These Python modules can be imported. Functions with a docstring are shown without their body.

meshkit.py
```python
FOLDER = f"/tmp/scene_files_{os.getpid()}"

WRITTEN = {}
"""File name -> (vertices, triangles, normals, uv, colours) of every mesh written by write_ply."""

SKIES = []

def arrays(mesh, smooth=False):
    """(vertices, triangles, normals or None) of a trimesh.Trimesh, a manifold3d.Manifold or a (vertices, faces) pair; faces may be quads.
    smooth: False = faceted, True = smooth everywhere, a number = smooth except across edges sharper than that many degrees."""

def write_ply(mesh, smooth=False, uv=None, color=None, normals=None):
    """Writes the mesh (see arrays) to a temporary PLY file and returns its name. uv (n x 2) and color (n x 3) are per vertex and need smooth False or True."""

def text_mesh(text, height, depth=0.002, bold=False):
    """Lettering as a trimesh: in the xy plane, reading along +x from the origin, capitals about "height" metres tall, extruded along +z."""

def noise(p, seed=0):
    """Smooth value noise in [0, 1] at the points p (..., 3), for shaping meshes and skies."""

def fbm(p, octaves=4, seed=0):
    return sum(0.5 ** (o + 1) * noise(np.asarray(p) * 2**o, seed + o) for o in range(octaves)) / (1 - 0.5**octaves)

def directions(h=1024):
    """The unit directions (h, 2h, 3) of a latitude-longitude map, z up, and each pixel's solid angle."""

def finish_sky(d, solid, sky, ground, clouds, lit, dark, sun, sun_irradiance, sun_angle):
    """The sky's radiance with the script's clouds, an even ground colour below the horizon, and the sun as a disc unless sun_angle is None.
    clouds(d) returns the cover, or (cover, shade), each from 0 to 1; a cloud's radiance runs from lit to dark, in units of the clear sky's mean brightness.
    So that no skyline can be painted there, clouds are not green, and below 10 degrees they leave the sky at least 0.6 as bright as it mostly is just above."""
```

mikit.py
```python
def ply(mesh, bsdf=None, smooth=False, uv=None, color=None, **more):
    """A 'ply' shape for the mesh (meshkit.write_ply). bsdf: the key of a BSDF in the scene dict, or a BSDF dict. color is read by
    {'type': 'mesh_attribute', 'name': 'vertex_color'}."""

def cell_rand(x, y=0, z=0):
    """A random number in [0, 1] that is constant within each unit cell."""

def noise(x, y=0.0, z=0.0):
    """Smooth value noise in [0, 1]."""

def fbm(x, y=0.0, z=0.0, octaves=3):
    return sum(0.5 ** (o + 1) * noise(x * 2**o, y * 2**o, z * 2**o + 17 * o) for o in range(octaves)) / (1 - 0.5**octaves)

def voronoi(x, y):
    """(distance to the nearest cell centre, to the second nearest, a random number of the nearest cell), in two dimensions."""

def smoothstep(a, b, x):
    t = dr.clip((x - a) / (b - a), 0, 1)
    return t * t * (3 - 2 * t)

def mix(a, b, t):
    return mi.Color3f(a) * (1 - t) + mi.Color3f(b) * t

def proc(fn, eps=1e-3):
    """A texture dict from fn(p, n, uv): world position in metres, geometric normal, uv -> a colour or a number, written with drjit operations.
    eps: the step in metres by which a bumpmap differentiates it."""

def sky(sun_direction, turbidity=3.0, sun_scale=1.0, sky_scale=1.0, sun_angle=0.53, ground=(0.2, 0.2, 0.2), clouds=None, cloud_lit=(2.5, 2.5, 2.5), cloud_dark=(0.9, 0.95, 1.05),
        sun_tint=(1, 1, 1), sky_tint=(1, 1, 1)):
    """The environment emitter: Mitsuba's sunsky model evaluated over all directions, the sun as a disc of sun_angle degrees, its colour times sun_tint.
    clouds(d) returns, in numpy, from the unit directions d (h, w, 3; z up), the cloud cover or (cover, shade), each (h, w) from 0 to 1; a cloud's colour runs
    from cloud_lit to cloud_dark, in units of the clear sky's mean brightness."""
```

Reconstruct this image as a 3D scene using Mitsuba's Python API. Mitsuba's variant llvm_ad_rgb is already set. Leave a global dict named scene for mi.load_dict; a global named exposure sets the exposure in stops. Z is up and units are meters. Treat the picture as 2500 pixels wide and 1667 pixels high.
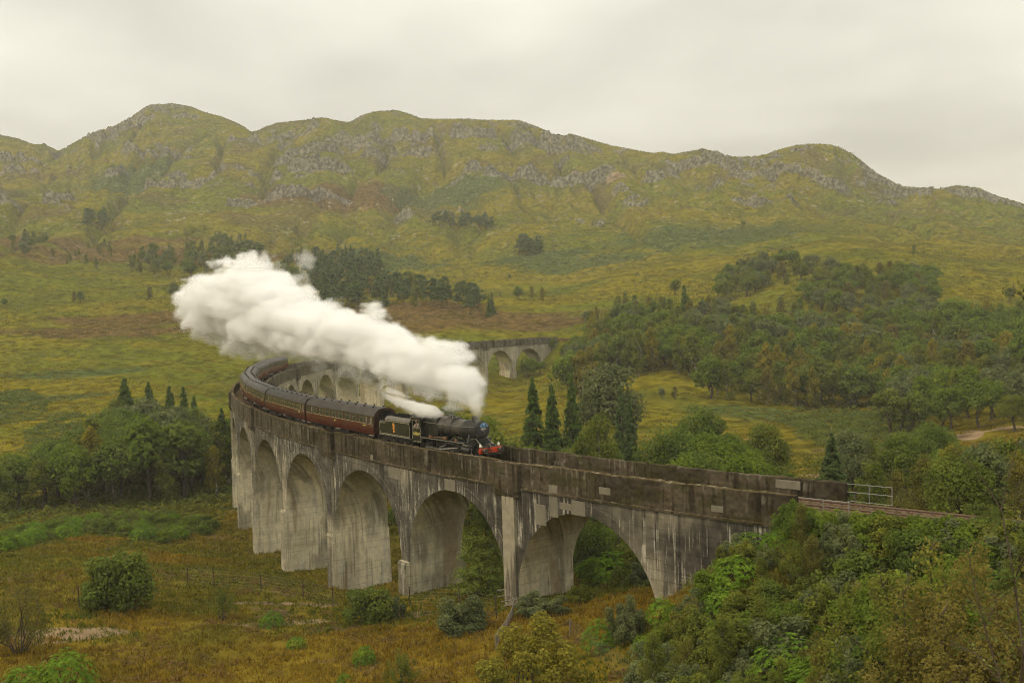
import math, random
import numpy as np
import trimesh, shapely, shapely.geometry as sg
import manifold3d as m3
import drjit as dr
import mitsuba as mi
import mikit, meshkit
from mikit import noise, fbm, smoothstep, mix, cell_rand, proc
from scipy.interpolate import RBFInterpolator, PchipInterpolator, RegularGridInterpolator
from scipy.spatial import cKDTree

T = mi.ScalarTransform4f
rng = np.random.default_rng(7)
random.seed(7)
scene, labels = {}, {}

# ---------------------------------------------------------------- camera
# world frame: the railway bends round the origin, x and y horizontal, z = 0 is rail height at the near arch
CAM = np.array([-208.7095, -221.1873, 16.0821])
FWD = np.array([0.11112827, 0.99218321, -0.05677131])
RGT = np.array([0.99309666, -0.11302566, -0.0313723])
UPV = np.array([0.03754369, 0.05289305, 0.99789418])
F_PX = 2651.477
exposure = 1.9
scene['camera'] = {'type': 'perspective', 'fov': 2 * math.degrees(math.atan(1250 / F_PX)), 'fov_axis': 'x',
                   'near_clip': 0.3, 'far_clip': 20000.0,
                   'to_world': T().look_at(origin=CAM.tolist(), target=(CAM + FWD).tolist(), up=UPV.tolist())}

# ---------------------------------------------------------------- overcast sky
def clouds(d):
    az = np.arctan2(d[..., 1], d[..., 0])
    el = np.arcsin(np.clip(d[..., 2], -1, 1))
    # cloud sheet at a constant height: project each direction on it
    k = 1.0 / np.maximum(d[..., 2] + 0.12, 0.03)
    q = np.stack([d[..., 0] * k * 1.1, d[..., 1] * k * 0.8, 0 * k], -1)
    n = meshkit.fbm(q + [3.1, 7.7, 0.3], 5)
    n2 = meshkit.fbm(q * 0.45 + [9.2, 1.4, 5.0], 3)
    # an overcast sky is brightest overhead (three times the horizon), with soft darker bellies
    up = np.sin(np.clip(el, 0, math.pi / 2))
    rel = (1 + 2 * up) / 3
    rel = rel * (1 + 1.2 * (n - 0.5) + 0.9 * (n2 - 0.5))
    return np.ones_like(rel), np.clip(1 - (rel - 0.3) / 0.7, 0, 1)

SUN = np.array([-0.62, -0.12, 0.72])
scene['sky'] = mikit.sky(SUN.tolist(), turbidity=4, sun_scale=0.24, sun_angle=22, clouds=clouds, sun_tint=(1.0, 0.93, 0.80),
                         cloud_lit=(4.98, 4.83, 4.18), cloud_dark=(1.72, 1.67, 1.48), ground=(0.10, 0.09, 0.04))

# ---------------------------------------------------------------- helpers
K = 2500 / 2352.0
def pixel_dir(x, y):                     # x, y in a 2352-wide copy of the photograph
    x, y = np.asarray(x, float) * K, np.asarray(y, float) * K
    d = FWD + RGT * ((x - 1250) / F_PX)[..., None] + UPV * ((833.5 - y) / F_PX)[..., None]
    return d
def pixel_polar(x, y):                   # bearing and rise per horizontal metre
    d = pixel_dir(x, y)
    return np.arctan2(d[..., 1], d[..., 0]), d[..., 2] / np.hypot(d[..., 0], d[..., 1])
def project(P):
    q = np.asarray(P, float) - CAM
    w = q @ FWD
    w = np.where(np.abs(w) < 1e-6, 1e-6, w)
    return (1250 + F_PX * (q @ RGT) / w) / K, (833.5 - F_PX * (q @ UPV) / w) / K, w

def numbered(key):
    if key not in scene and not any(k.startswith(key + '__') for k in scene) and key not in labels:
        return key
    n = 1
    while f'{key}_{n:03d}' in used_keys: n += 1
    return f'{key}_{n:03d}'
used_keys, key_count = set(), {}
def new_key(base):
    n = key_count.get(base, 0); key_count[base] = n + 1
    k = base if n == 0 else f'{base}_{n:03d}'
    used_keys.add(k)
    return k
def thing(base, label, cat, group=None, kind=None):
    k = new_key(base)
    labels[k] = {'label': label, 'category': cat}
    if group: labels[k]['group'] = group
    if kind: labels[k]['kind'] = kind
    return k
def part(parent, base, mesh, mat, smooth=False, label=None, kind=None, **kw):
    k = new_key(parent + '__' + base)
    scene[k] = mesh if isinstance(mesh, dict) else mikit.ply(mesh, mat, smooth, **kw)
    if label or kind:
        labels[k] = {}
        if label: labels[k]['label'] = label
        if kind: labels[k]['kind'] = kind
    return k
def place(d, M):                          # a ply dict with a transform
    return {**d, 'to_world': T(np.asarray(M, float))}
def cat(ms):
    ms = [m for m in ms if m is not None and len(m.faces)]
    return trimesh.util.concatenate(ms)
def box(cx, cy, cz, sx, sy, sz):
    b = trimesh.creation.box((sx, sy, sz)); b.apply_translation((cx, cy, cz)); return b
def rbox(cx, cy, cz, sx, sy, sz, c=0.03):  # chamfered box
    x, y, z = sx / 2, sy / 2, sz / 2
    pts = []
    for a in (-1, 1):
        for b in (-1, 1):
            for e in (-1, 1):
                pts += [(a * (x - c), b * (y - c), e * z), (a * (x - c), b * y, e * (z - c)), (a * x, b * (y - c), e * (z - c))]
    m = trimesh.convex.convex_hull(np.array(pts)); m.apply_translation((cx, cy, cz)); return m
def tube(p0, p1, r, n=8, r1=None):
    p0, p1 = np.asarray(p0, float), np.asarray(p1, float)
    r1 = r if r1 is None else r1
    d = p1 - p0; L = np.linalg.norm(d); d = d / L
    a = np.cross(d, [0, 0, 1] if abs(d[2]) < .9 else [1, 0, 0]); a /= np.linalg.norm(a); b = np.cross(d, a)
    t = np.arange(n) * 2 * np.pi / n
    ring = np.cos(t)[:, None] * a + np.sin(t)[:, None] * b
    v = np.vstack([p0 + ring * r, p1 + ring * r1, [p0], [p1]])
    i = np.arange(n); j = (i + 1) % n
    f = np.vstack([np.c_[i, j, j + n], np.c_[i, j + n, i + n], np.c_[j, i, i * 0 + 2 * n], np.c_[i + n, j + n, i * 0 + 2 * n + 1]])
    return trimesh.Trimesh(v, f, process=False)
def pipe(pts, r, n=6):
    return cat([tube(pts[i], pts[i + 1], r, n) for i in range(len(pts) - 1)])
def disc(c, axis, r, h, n=24, r1=None):
    c, axis = np.asarray(c, float), np.asarray(axis, float)
    return tube(c - axis * h / 2, c + axis * h / 2, r, n, r1)
def sphere(c, r, sub=2):
    s = trimesh.creation.icosphere(sub, 1.0); s.apply_scale(r); s.apply_translation(c); return s
def prism(poly, y0, y1):
    """polygon in (x, z) swept from y0 to y1"""
    m = trimesh.creation.extrude_polygon(sg.Polygon(poly), y1 - y0, engine='earcut')
    v = m.vertices.copy()
    m.vertices = np.c_[v[:, 0], y0 + v[:, 2], v[:, 1]]
    m.faces = m.faces[:, ::-1]
    return m
def slab(poly, z0, z1):
    m = trimesh.creation.extrude_polygon(sg.Polygon(poly), z1 - z0, engine='earcut')
    m.apply_translation((0, 0, z0)); return m
def diffuse(c): return {'type': 'twosided', 'bsdf': {'type': 'diffuse', 'reflectance': {'type': 'rgb', 'value': list(c)} if not isinstance(c, dict) else c}}
def principled(c, rough=0.5, metal=0.0, spec=0.5, **k):
    return {'type': 'twosided', 'bsdf': {'type': 'principled', 'base_color': c if isinstance(c, dict) else {'type': 'rgb', 'value': list(c)},
            'roughness': rough, 'metallic': metal, 'specular': spec, **k}}
# numpy noise that agrees with mikit's noise in the materials
def nnoise(x, y=0.0, z=0.0):
    x, y, z = np.broadcast_arrays(np.asarray(x, float), y, z)
    return meshkit.noise(np.stack([x, y, z], -1) + 1000000.0)
def nfbm(x, y=0.0, z=0.0, octaves=3):
    return sum(0.5 ** (o + 1) * nnoise(np.asarray(x) * 2**o, np.asarray(y) * 2**o, np.asarray(z) * 2**o + 17 * o) for o in range(octaves)) / (1 - 0.5**octaves)
def nss(a, b, x):
    t = np.clip((x - a) / (b - a), 0, 1); return t * t * (3 - 2 * t)

# the railway line: s metres along it from the crown of the near arch, o metres outwards
R, TH0, GRAD, SPAN, HW = 235.2756, 3.7585, 0.0192, 16.8594, 3.0
def rail_z(s): return -GRAD * np.asarray(s, float)
def line(s, o=0.0, z=0.0):
    s = np.asarray(s, float); th = TH0 - s / R
    return np.stack([(R + o) * np.cos(th), (R + o) * np.sin(th), z + rail_z(s)], -1)
def line_frame(s):
    th = TH0 - s / R
    return np.array([np.sin(th), -np.cos(th), -GRAD]), np.array([np.cos(th), np.sin(th), 0.0])   # along +s, outwards
def to_line(x, y):
    x, y = np.asarray(x, float), np.asarray(y, float)
    th = np.mod(np.arctan2(y, x), 2 * np.pi)
    return (TH0 - th) * R, np.hypot(x, y) - R
S0, S1 = -18.9, 354.0

# ---------------------------------------------------------------- the ground and the hills
COLS = {
 0: [(1568,80),(1450,97),(1330,118),(1190,190),(1050,262),(950,330),(850,420),(700,560),(600,720),(560,800),(500,950),(420,1300)],
 300: [(1568,78),(1450,94),(1330,115),(1190,185),(1050,255),(950,320),(850,410),(700,560),(600,740),(500,980),(400,1230),(300,1520)],
 600: [(1568,75),(1450,91),(1340,113),(1265,157),(1050,235),(900,335),(820,420),(700,540),(600,750),(500,980),(400,1200),(320,1420)],
 850: [(1568,72),(1450,88),(1390,101),(1230,152),(900,335),(800,430),(700,530),(600,760),(500,960),(400,1180),(310,1390)],
 1100: [(1568,68),(1450,83),(1370,98),(1050,213),(900,340),(868,385),(790,420),(700,520),(640,700),(560,830),(480,980),(400,1170),(320,1350)],
 1300: [(1568,65),(1450,79),(1370,93),(1000,235),(900,330),(850,380),(790,420),(700,520),(640,680),(560,810),(480,970),(400,1160)],
 1500: [(1568,61),(1450,73),(1370,85),(1000,235),(930,280),(850,330),(770,390),(700,470),(640,580),(560,750),(480,950),(400,1150)],
 1700: [(1568,58),(1450,67),(1000,235),(940,275),(880,320),(800,370),(740,430),(660,520),(600,620),(550,740),(470,930),(400,1120)],
 1900: [(1568,54),(1450,61),(980,245),(930,300),(850,350),(760,420),(650,480),(575,540),(560,620),(500,850),(430,1100)],
 2100: [(1568,50),(1450,56),(1000,230),(930,290),(850,345),(760,410),(660,480),(590,560),(565,660),(500,880)],
 2352: [(1568,45),(1450,50),(1000,205),(940,250),(850,320),(760,400),(680,480),(600,640),(540,880)],
}
SKY = np.array([(-300,345),(-120,300),(0,310),(40,318),(75,331),(105,333),(135,347),(180,322),(215,303),(260,290),(300,270),(330,248),(345,241),(400,238),(440,245),(470,258),(510,268),(550,285),(577,303),(595,299),(610,291),(640,282),(700,276),(740,270),(770,276),(800,282),(830,265),(860,257),(905,253),(935,260),(965,272),(1000,274),(1060,273),(1120,276),(1190,276),(1230,290),(1285,313),(1310,307),(1340,316),(1400,334),(1470,347),(1500,352),(1520,349),(1545,355),(1580,348),(1615,342),(1650,350),(1680,360),(1730,360),(1760,355),(1790,343),(1830,333),(1870,330),(1920,335),(1960,355),(2010,395),(2050,417),(2070,428),(2150,434),(2200,426),(2250,432),(2290,450),(2352,468),(2500,500),(2700,520)], float)
RIDGE_D = PchipInterpolator([-300,0,135,345,577,905,1190,1400,1600,1870,2050,2200,2352,2700], [1900,1900,1750,1700,1560,1500,1450,1380,1350,1320,1300,1380,1380,1400])
sky_az, sky_m = pixel_polar(SKY[:, 0], SKY[:, 1])
_o = np.argsort(sky_az)
def ridge_m(az): return np.interp(az, sky_az[_o], sky_m[_o])
def ridge_d(az): return RIDGE_D(np.clip(np.interp(az, sky_az[_o], SKY[_o, 0]), -300, 2700))
AZ_L, AZ_R = float(pixel_polar(0, 780)[0]), float(pixel_polar(2352, 780)[0])

ctl = []
for cx, pts in COLS.items():
    for y, d in pts:
        az, m = pixel_polar(cx, y); ctl.append((float(az), d, CAM[2] + float(m) * d))
for az in np.linspace(AZ_R - 0.12, AZ_L + 0.12, 40):
    d = float(ridge_d(az)); z = CAM[2] + float(ridge_m(az)) * d
    ctl += [(az, d, z), (az, d + 260, z - 55), (az, d + 900, z - 150), (az, d + 2500, z - 190)]
for s, z in [(8.4,-10.8),(25.3,-14.0),(42.1,-18.5),(59,-19.8),(75.9,-20.5),(92.7,-20.7),(120,-20.6),(160,-20.2),(200,-20),(240,-20),(280,-19.8),(312,-19.5),(329,-19.2)]:
    p = line(s) - CAM; ctl.append((math.atan2(p[1], p[0]), math.hypot(p[0], p[1]), z))
for az in np.linspace(AZ_R - .25, AZ_L + .25, 9):
    ctl += [(az, 6.0, 12.6), (az, 14.0, 6.6), (az, 30.0, -2.2 - 2.5 * (az - AZ_R))]
for dx, a in ((-0.28, AZ_R), (0.28, AZ_L)):           # outside the view the hills go on
    for az, d, z in [c for c in ctl if abs(c[0] - a) < 0.04]:
        ctl.append((az + dx, d, z))
ctl = np.array(ctl)
_feat = lambda az, d: np.stack([(az - 1.45) * 2.2, np.log(d)], -1)
_rbf = RBFInterpolator(_feat(ctl[:, 0], ctl[:, 1]), ctl[:, 2], kernel='linear', smoothing=0.0, neighbors=60)
def base_grid():
    azs = np.linspace(AZ_R - .45, AZ_L + .45, 220); ls = np.linspace(math.log(4), math.log(5200), 260)
    A, L = np.meshgrid(azs, ls, indexing='ij')
    Z = _rbf(_feat(A.ravel(), np.exp(L).ravel())).reshape(A.shape)
    from scipy.ndimage import gaussian_filter
    Z = gaussian_filter(Z, (1.0, 1.2), mode='nearest')
    return RegularGridInterpolator((azs, ls), Z, bounds_error=False, fill_value=None), azs[0], azs[-1]
_base, _a0, _a1 = base_grid()

CRAGS = []
for cx, cd, rx, ry in [(1880,1300,95,60),(1800,1260,60,45),(1970,1275,70,45),(2040,1240,60,40),(1570,1365,60,40),(1640,1350,45,40),(890,1475,75,45),(850,1450,50,35),(390,1650,80,60),(300,1600,80,50),(230,1560,60,60),(1000,1320,60,34),(1110,1290,55,32),(1270,1280,65,36),(800,1290,45,40),(930,1230,50,26),(1790,1130,45,26),(1960,1120,55,28),(2100,1170,60,34),(2250,1290,80,50),(2330,1250,60,50),(1180,1430,80,30),(1250,1410,60,24),(600,1350,70,26),(680,1180,60,22),(440,1150,50,20),(1310,1120,60,22),(1500,1150,40,18)]:
    a_ = float(pixel_polar(cx, 450.0)[0]); CRAGS.append((CAM[0] + cd * math.cos(a_), CAM[1] + cd * math.sin(a_), rx, ry, a_ - math.pi / 2))
def crag_bias(x, y):
    m = np.full(np.shape(x), -4.0)
    for cx, cy, rx, ry, a in CRAGS:
        c, s = math.cos(a), math.sin(a)
        u = ((x - cx) * c + (y - cy) * s) / rx; v = (-(x - cx) * s + (y - cy) * c) / ry
        m = np.maximum(m, 1 - (u * u + v * v))
    return nss(-0.6, 0.7, m)
def craggy(x, y, z):
    """how much an upland spot is bare outcrop, 0 to 1 (the material evaluates the same noise)"""
    n = nfbm(x / 52.0 + 3.7, y / 70.0 + z / 45.0, 0.5, 3) + 0.16 * crag_bias(x, y)
    up = nss(60, 190, z)
    return nss(0.62 - 0.03 * up, 0.72 - 0.03 * up, n) * nss(25, 90, z)

def height0(x, y):
    dx, dy = x - CAM[0], y - CAM[1]
    d = np.maximum(np.hypot(dx, dy), 4.0); az = np.arctan2(dy, dx)
    mid = 0.5 * (AZ_L + AZ_R)
    az = mid + np.mod(az - mid + np.pi, 2 * np.pi) - np.pi
    azc = np.clip(az, _a0, _a1)
    z = _base(np.stack([azc, np.log(np.minimum(d, 5100.0))], -1))
    far = nss(420, 900, d); up = nss(20, 120, z)
    s, o = to_line(x, y)
    calm = 1 - nss(70, 25, np.abs(o)) * nss(S0 - 10, S0 + 10, s) * nss(S1 + 25, S1, s)
    z = z - 1.1 * nss(60, 10, np.abs(o + 18)) * nss(150, 240, s) * nss(S1 + 10, S1 - 30, s)
    # undulations
    z = z + calm * (nfbm(x / 46.0, y / 46.0, 1.3, 3) - 0.5) * (1.2 + 2.6 * nss(200, 480, d) + 12 * far)
    z = z + calm * far * up * 34 * (nfbm(x / 150.0 + 2.2, y / 190.0, 6.3, 3) - 0.5)
    z = z + far * (np.abs(nfbm(x / 130.0, y / 130.0, 4.3, 2) - 0.5) - 0.12) * -46 * up
    gl = nfbm(x / 62.0 + 1.7, y / 260.0, 3.9, 3)             # burns and gullies running down the slope
    z = z - calm * far * nss(10, 70, z) * (1 - 0.8 * nss(0.9, 1.0, d / ridge_d(azc))) * 13 * np.clip(1 - np.abs(gl - 0.5) * 11, 0, 1) ** 1.5
    c = craggy(x, y, z)
    kn = nfbm(x / 17.0, y / 17.0, 2.2, 3)
    crest = 1 - 0.85 * nss(0.90, 0.99, d / ridge_d(azc))
    z = z + crest * c * far * (1.0 + 11.0 * nss(0.38, 0.62, kn) + 2.0 * (nfbm(x / 6.0, y / 6.0, 7.1, 2) - 0.5))
    z = z + far * 2.4 * (nfbm(x / 14.0, y / 14.0, 9.4, 2) - 0.5)
    z = z + (nfbm(x / 3.4, y / 3.4, 5.5, 3) - 0.5) * 0.75 * nss(25, 60, d) + (nfbm(x / 9.0, y / 9.0, 8.5, 2) - 0.5) * 1.1 * nss(40, 70, d)
    # railway embankments at both ends
    for e0, sg_, ext in ((S0 - 1.5, -1, 110.0), (S1 + 1.5, 1, 42.0)):
        along = np.maximum(0, -(s - e0) * sg_)
        dist = np.hypot(np.maximum(0, np.abs(o) - 3.4), along)
        zr = rail_z(np.where(sg_ * (s - e0) > 0, s, e0))
        emb = zr - 0.45 - dist / 1.55 - 0.6 * nss(0, 3, dist) * (nfbm(x / 4.0, y / 4.0, 3.3, 2) - .2)
        fade = nss(ext, ext * 0.55, np.abs(s - e0)); inside = fade > 0
        k = 1.2
        zm = np.where(inside, np.maximum(z, emb), z)
        flat = inside & (sg_ * (s - e0) > -0.5) & (np.abs(o) < 4.5)
        cut = zr - 0.45 + np.maximum(0, np.abs(o) - 3.4) * 0.9
        zm = np.where(inside & (sg_ * (s - e0) > 0) & (np.abs(o) < 14), np.minimum(zm, np.maximum(cut, emb)), zm)
        z = z + (zm - z) * fade
    return z

# fit the skyline: a broad correction that lifts each bearing's ridge to its height
_AZS = np.linspace(AZ_R - .25, AZ_L + .25, 700)
_corr = np.zeros(700)
_D = np.linspace(700, 2600, 260)
def _profile(corr):
    A, D = np.meshgrid(_AZS, _D, indexing='ij')
    X, Y = CAM[0] + D * np.cos(A), CAM[1] + D * np.sin(A)
    return A, D, height0(X, Y)
_A, _DD, _Z = _profile(None)
def corr_weight(az, d): return nss(0.45, 1.0, d / ridge_d(az)) * (1 - 0.5 * nss(1.0, 1.8, d / ridge_d(az)))
for _ in range(5):
    m = ((_Z + _corr[:, None] * corr_weight(_A, _DD) - CAM[2]) / _DD)
    i = m.argmax(1)
    _corr += (ridge_m(_AZS) - m.max(1)) * _D[i] * 0.9
def height(x, y):
    x, y = np.asarray(x, float), np.asarray(y, float)
    dx, dy = x - CAM[0], y - CAM[1]
    d = np.hypot(dx, dy); az = np.arctan2(dy, dx)
    mid = 0.5 * (AZ_L + AZ_R); az = mid + np.mod(az - mid + np.pi, 2 * np.pi) - np.pi
    return height0(x, y) + np.interp(az, _AZS, _corr) * corr_weight(np.clip(az, _AZS[0], _AZS[-1]), d)

def terrain_mesh():
    inner = np.linspace(AZ_R - .10, AZ_L + .10, 1050)
    step = inner[1] - inner[0]
    out = np.linspace(inner[-1], inner[0] + 2 * np.pi, 90)[1:-1]
    azs = np.r_[inner, out]
    ds = np.r_[np.geomspace(3.0, 40, 26)[:-1], np.geomspace(40, 440, 250)[:-1], np.linspace(440, 1800, 330)[:-1], np.geomspace(1800, 9000, 24)]
    A, D = np.meshgrid(azs, ds, indexing='ij')
    X, Y = CAM[0] + D * np.cos(A), CAM[1] + D * np.sin(A)
    Z = height(X, Y)
    V = np.stack([X, Y, Z], -1).reshape(-1, 3)
    na, nd = A.shape
    idx = np.arange(na * nd).reshape(na, nd)
    nxt = np.roll(idx, -1, axis=0)
    a, b, c, d_ = idx[:, :-1], nxt[:, :-1], nxt[:, 1:], idx[:, 1:]
    f = np.concatenate([np.stack([a, d_, c], -1).reshape(-1, 3), np.stack([a, c, b], -1).reshape(-1, 3)])
    V = np.vstack([V, [[CAM[0], CAM[1], float(height(CAM[0], CAM[1] + .01))]]])
    fan = np.stack([np.full(na, na * nd), idx[:, 0], nxt[:, 0]], -1)
    return trimesh.Trimesh(V, np.vstack([f, fan]), process=False), (azs[:1050], ds, Z[:1050])

TERR, (_tA, _tD, _tZ) = terrain_mesh()
_tm = (_tZ - CAM[2]) / _tD[None]
_tmax = np.maximum.accumulate(_tm, axis=1)          # first visible ground along a bearing
def ground_at(x, y):
    """where the line of sight through a photo point meets the ground"""
    az, m = pixel_polar(float(x), float(y))
    i = (az - _tA[0]) / (_tA[1] - _tA[0]); i = int(np.clip(round(float(i)), 0, len(_tA) - 1))
    j = int(np.argmax((_tm[i] >= float(m)) & (_tD > 30)))
    if j == 0: j = len(_tD) - 1
    d = _tD[j]
    X, Y = CAM[0] + d * math.cos(az), CAM[1] + d * math.sin(az)
    return np.array([X, Y, float(height(X, Y))]), d
def on_ground(x, d):
    """the ground d metres off on the bearing of photo column x"""
    az = float(pixel_polar(float(x), 900.0)[0])
    X, Y = CAM[0] + d * math.cos(az), CAM[1] + d * math.sin(az)
    return np.array([X, Y, float(height(X, Y))])

# patches of heather, bracken and bare soil: (x, y, half length, half width, turn) in metres
def patch_list(rows):
    out = []
    for x, y, rx, ry in rows:
        P, d = ground_at(x, y); az = math.atan2(P[1] - CAM[1], P[0] - CAM[0])
        out.append((P[0], P[1], rx, ry, az - math.pi / 2))
    return out
HEATHER = patch_list([(1060,735,60,28),(940,715,45,24),(1180,748,34,16),(330,738,50,16),(240,765,40,16),(180,560,90,40),(400,590,120,40),(700,430,60,45),(900,455,60,45)])
BRACKEN = patch_list([(1640,540,75,70),(1040,445,70,60),(1240,595,45,30),(1330,610,50,26),(880,600,50,40),(300,415,50,60),(1950,960,38,14),(60,915,26,12),(180,860,26,10)])
SOIL = patch_list([(140,1462,5.5,1.6),(60,1480,3,1.2),(660,1390,7,1.2),(590,1440,4.5,.9),(700,1432,3,.8),(940,1415,3.2,1.6),(1640,1455,2.6,1.2),(1600,1545,5,1.6),(2228,1000,2.2,8),(1860,1095,2.5,1.6),(2300,985,14,1.6),(1330,395,10,5),(1415,408,10,9)])
def patch_mask(p, rows, soft=0.55):
    m = mi.Float(-4)
    for x, y, rx, ry, a in rows:
        c, s = math.cos(a), math.sin(a)
        u = ((p.x - x) * c + (p.y - y) * s) / rx; v = (-(p.x - x) * s + (p.y - y) * c) / ry
        m = dr.maximum(m, 1 - (u * u + v * v))
    n = fbm(p.x / 9, p.y / 9, 0.7, 4)
    return smoothstep(-0.25, soft, m + 1.7 * (n - 0.5))

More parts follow.
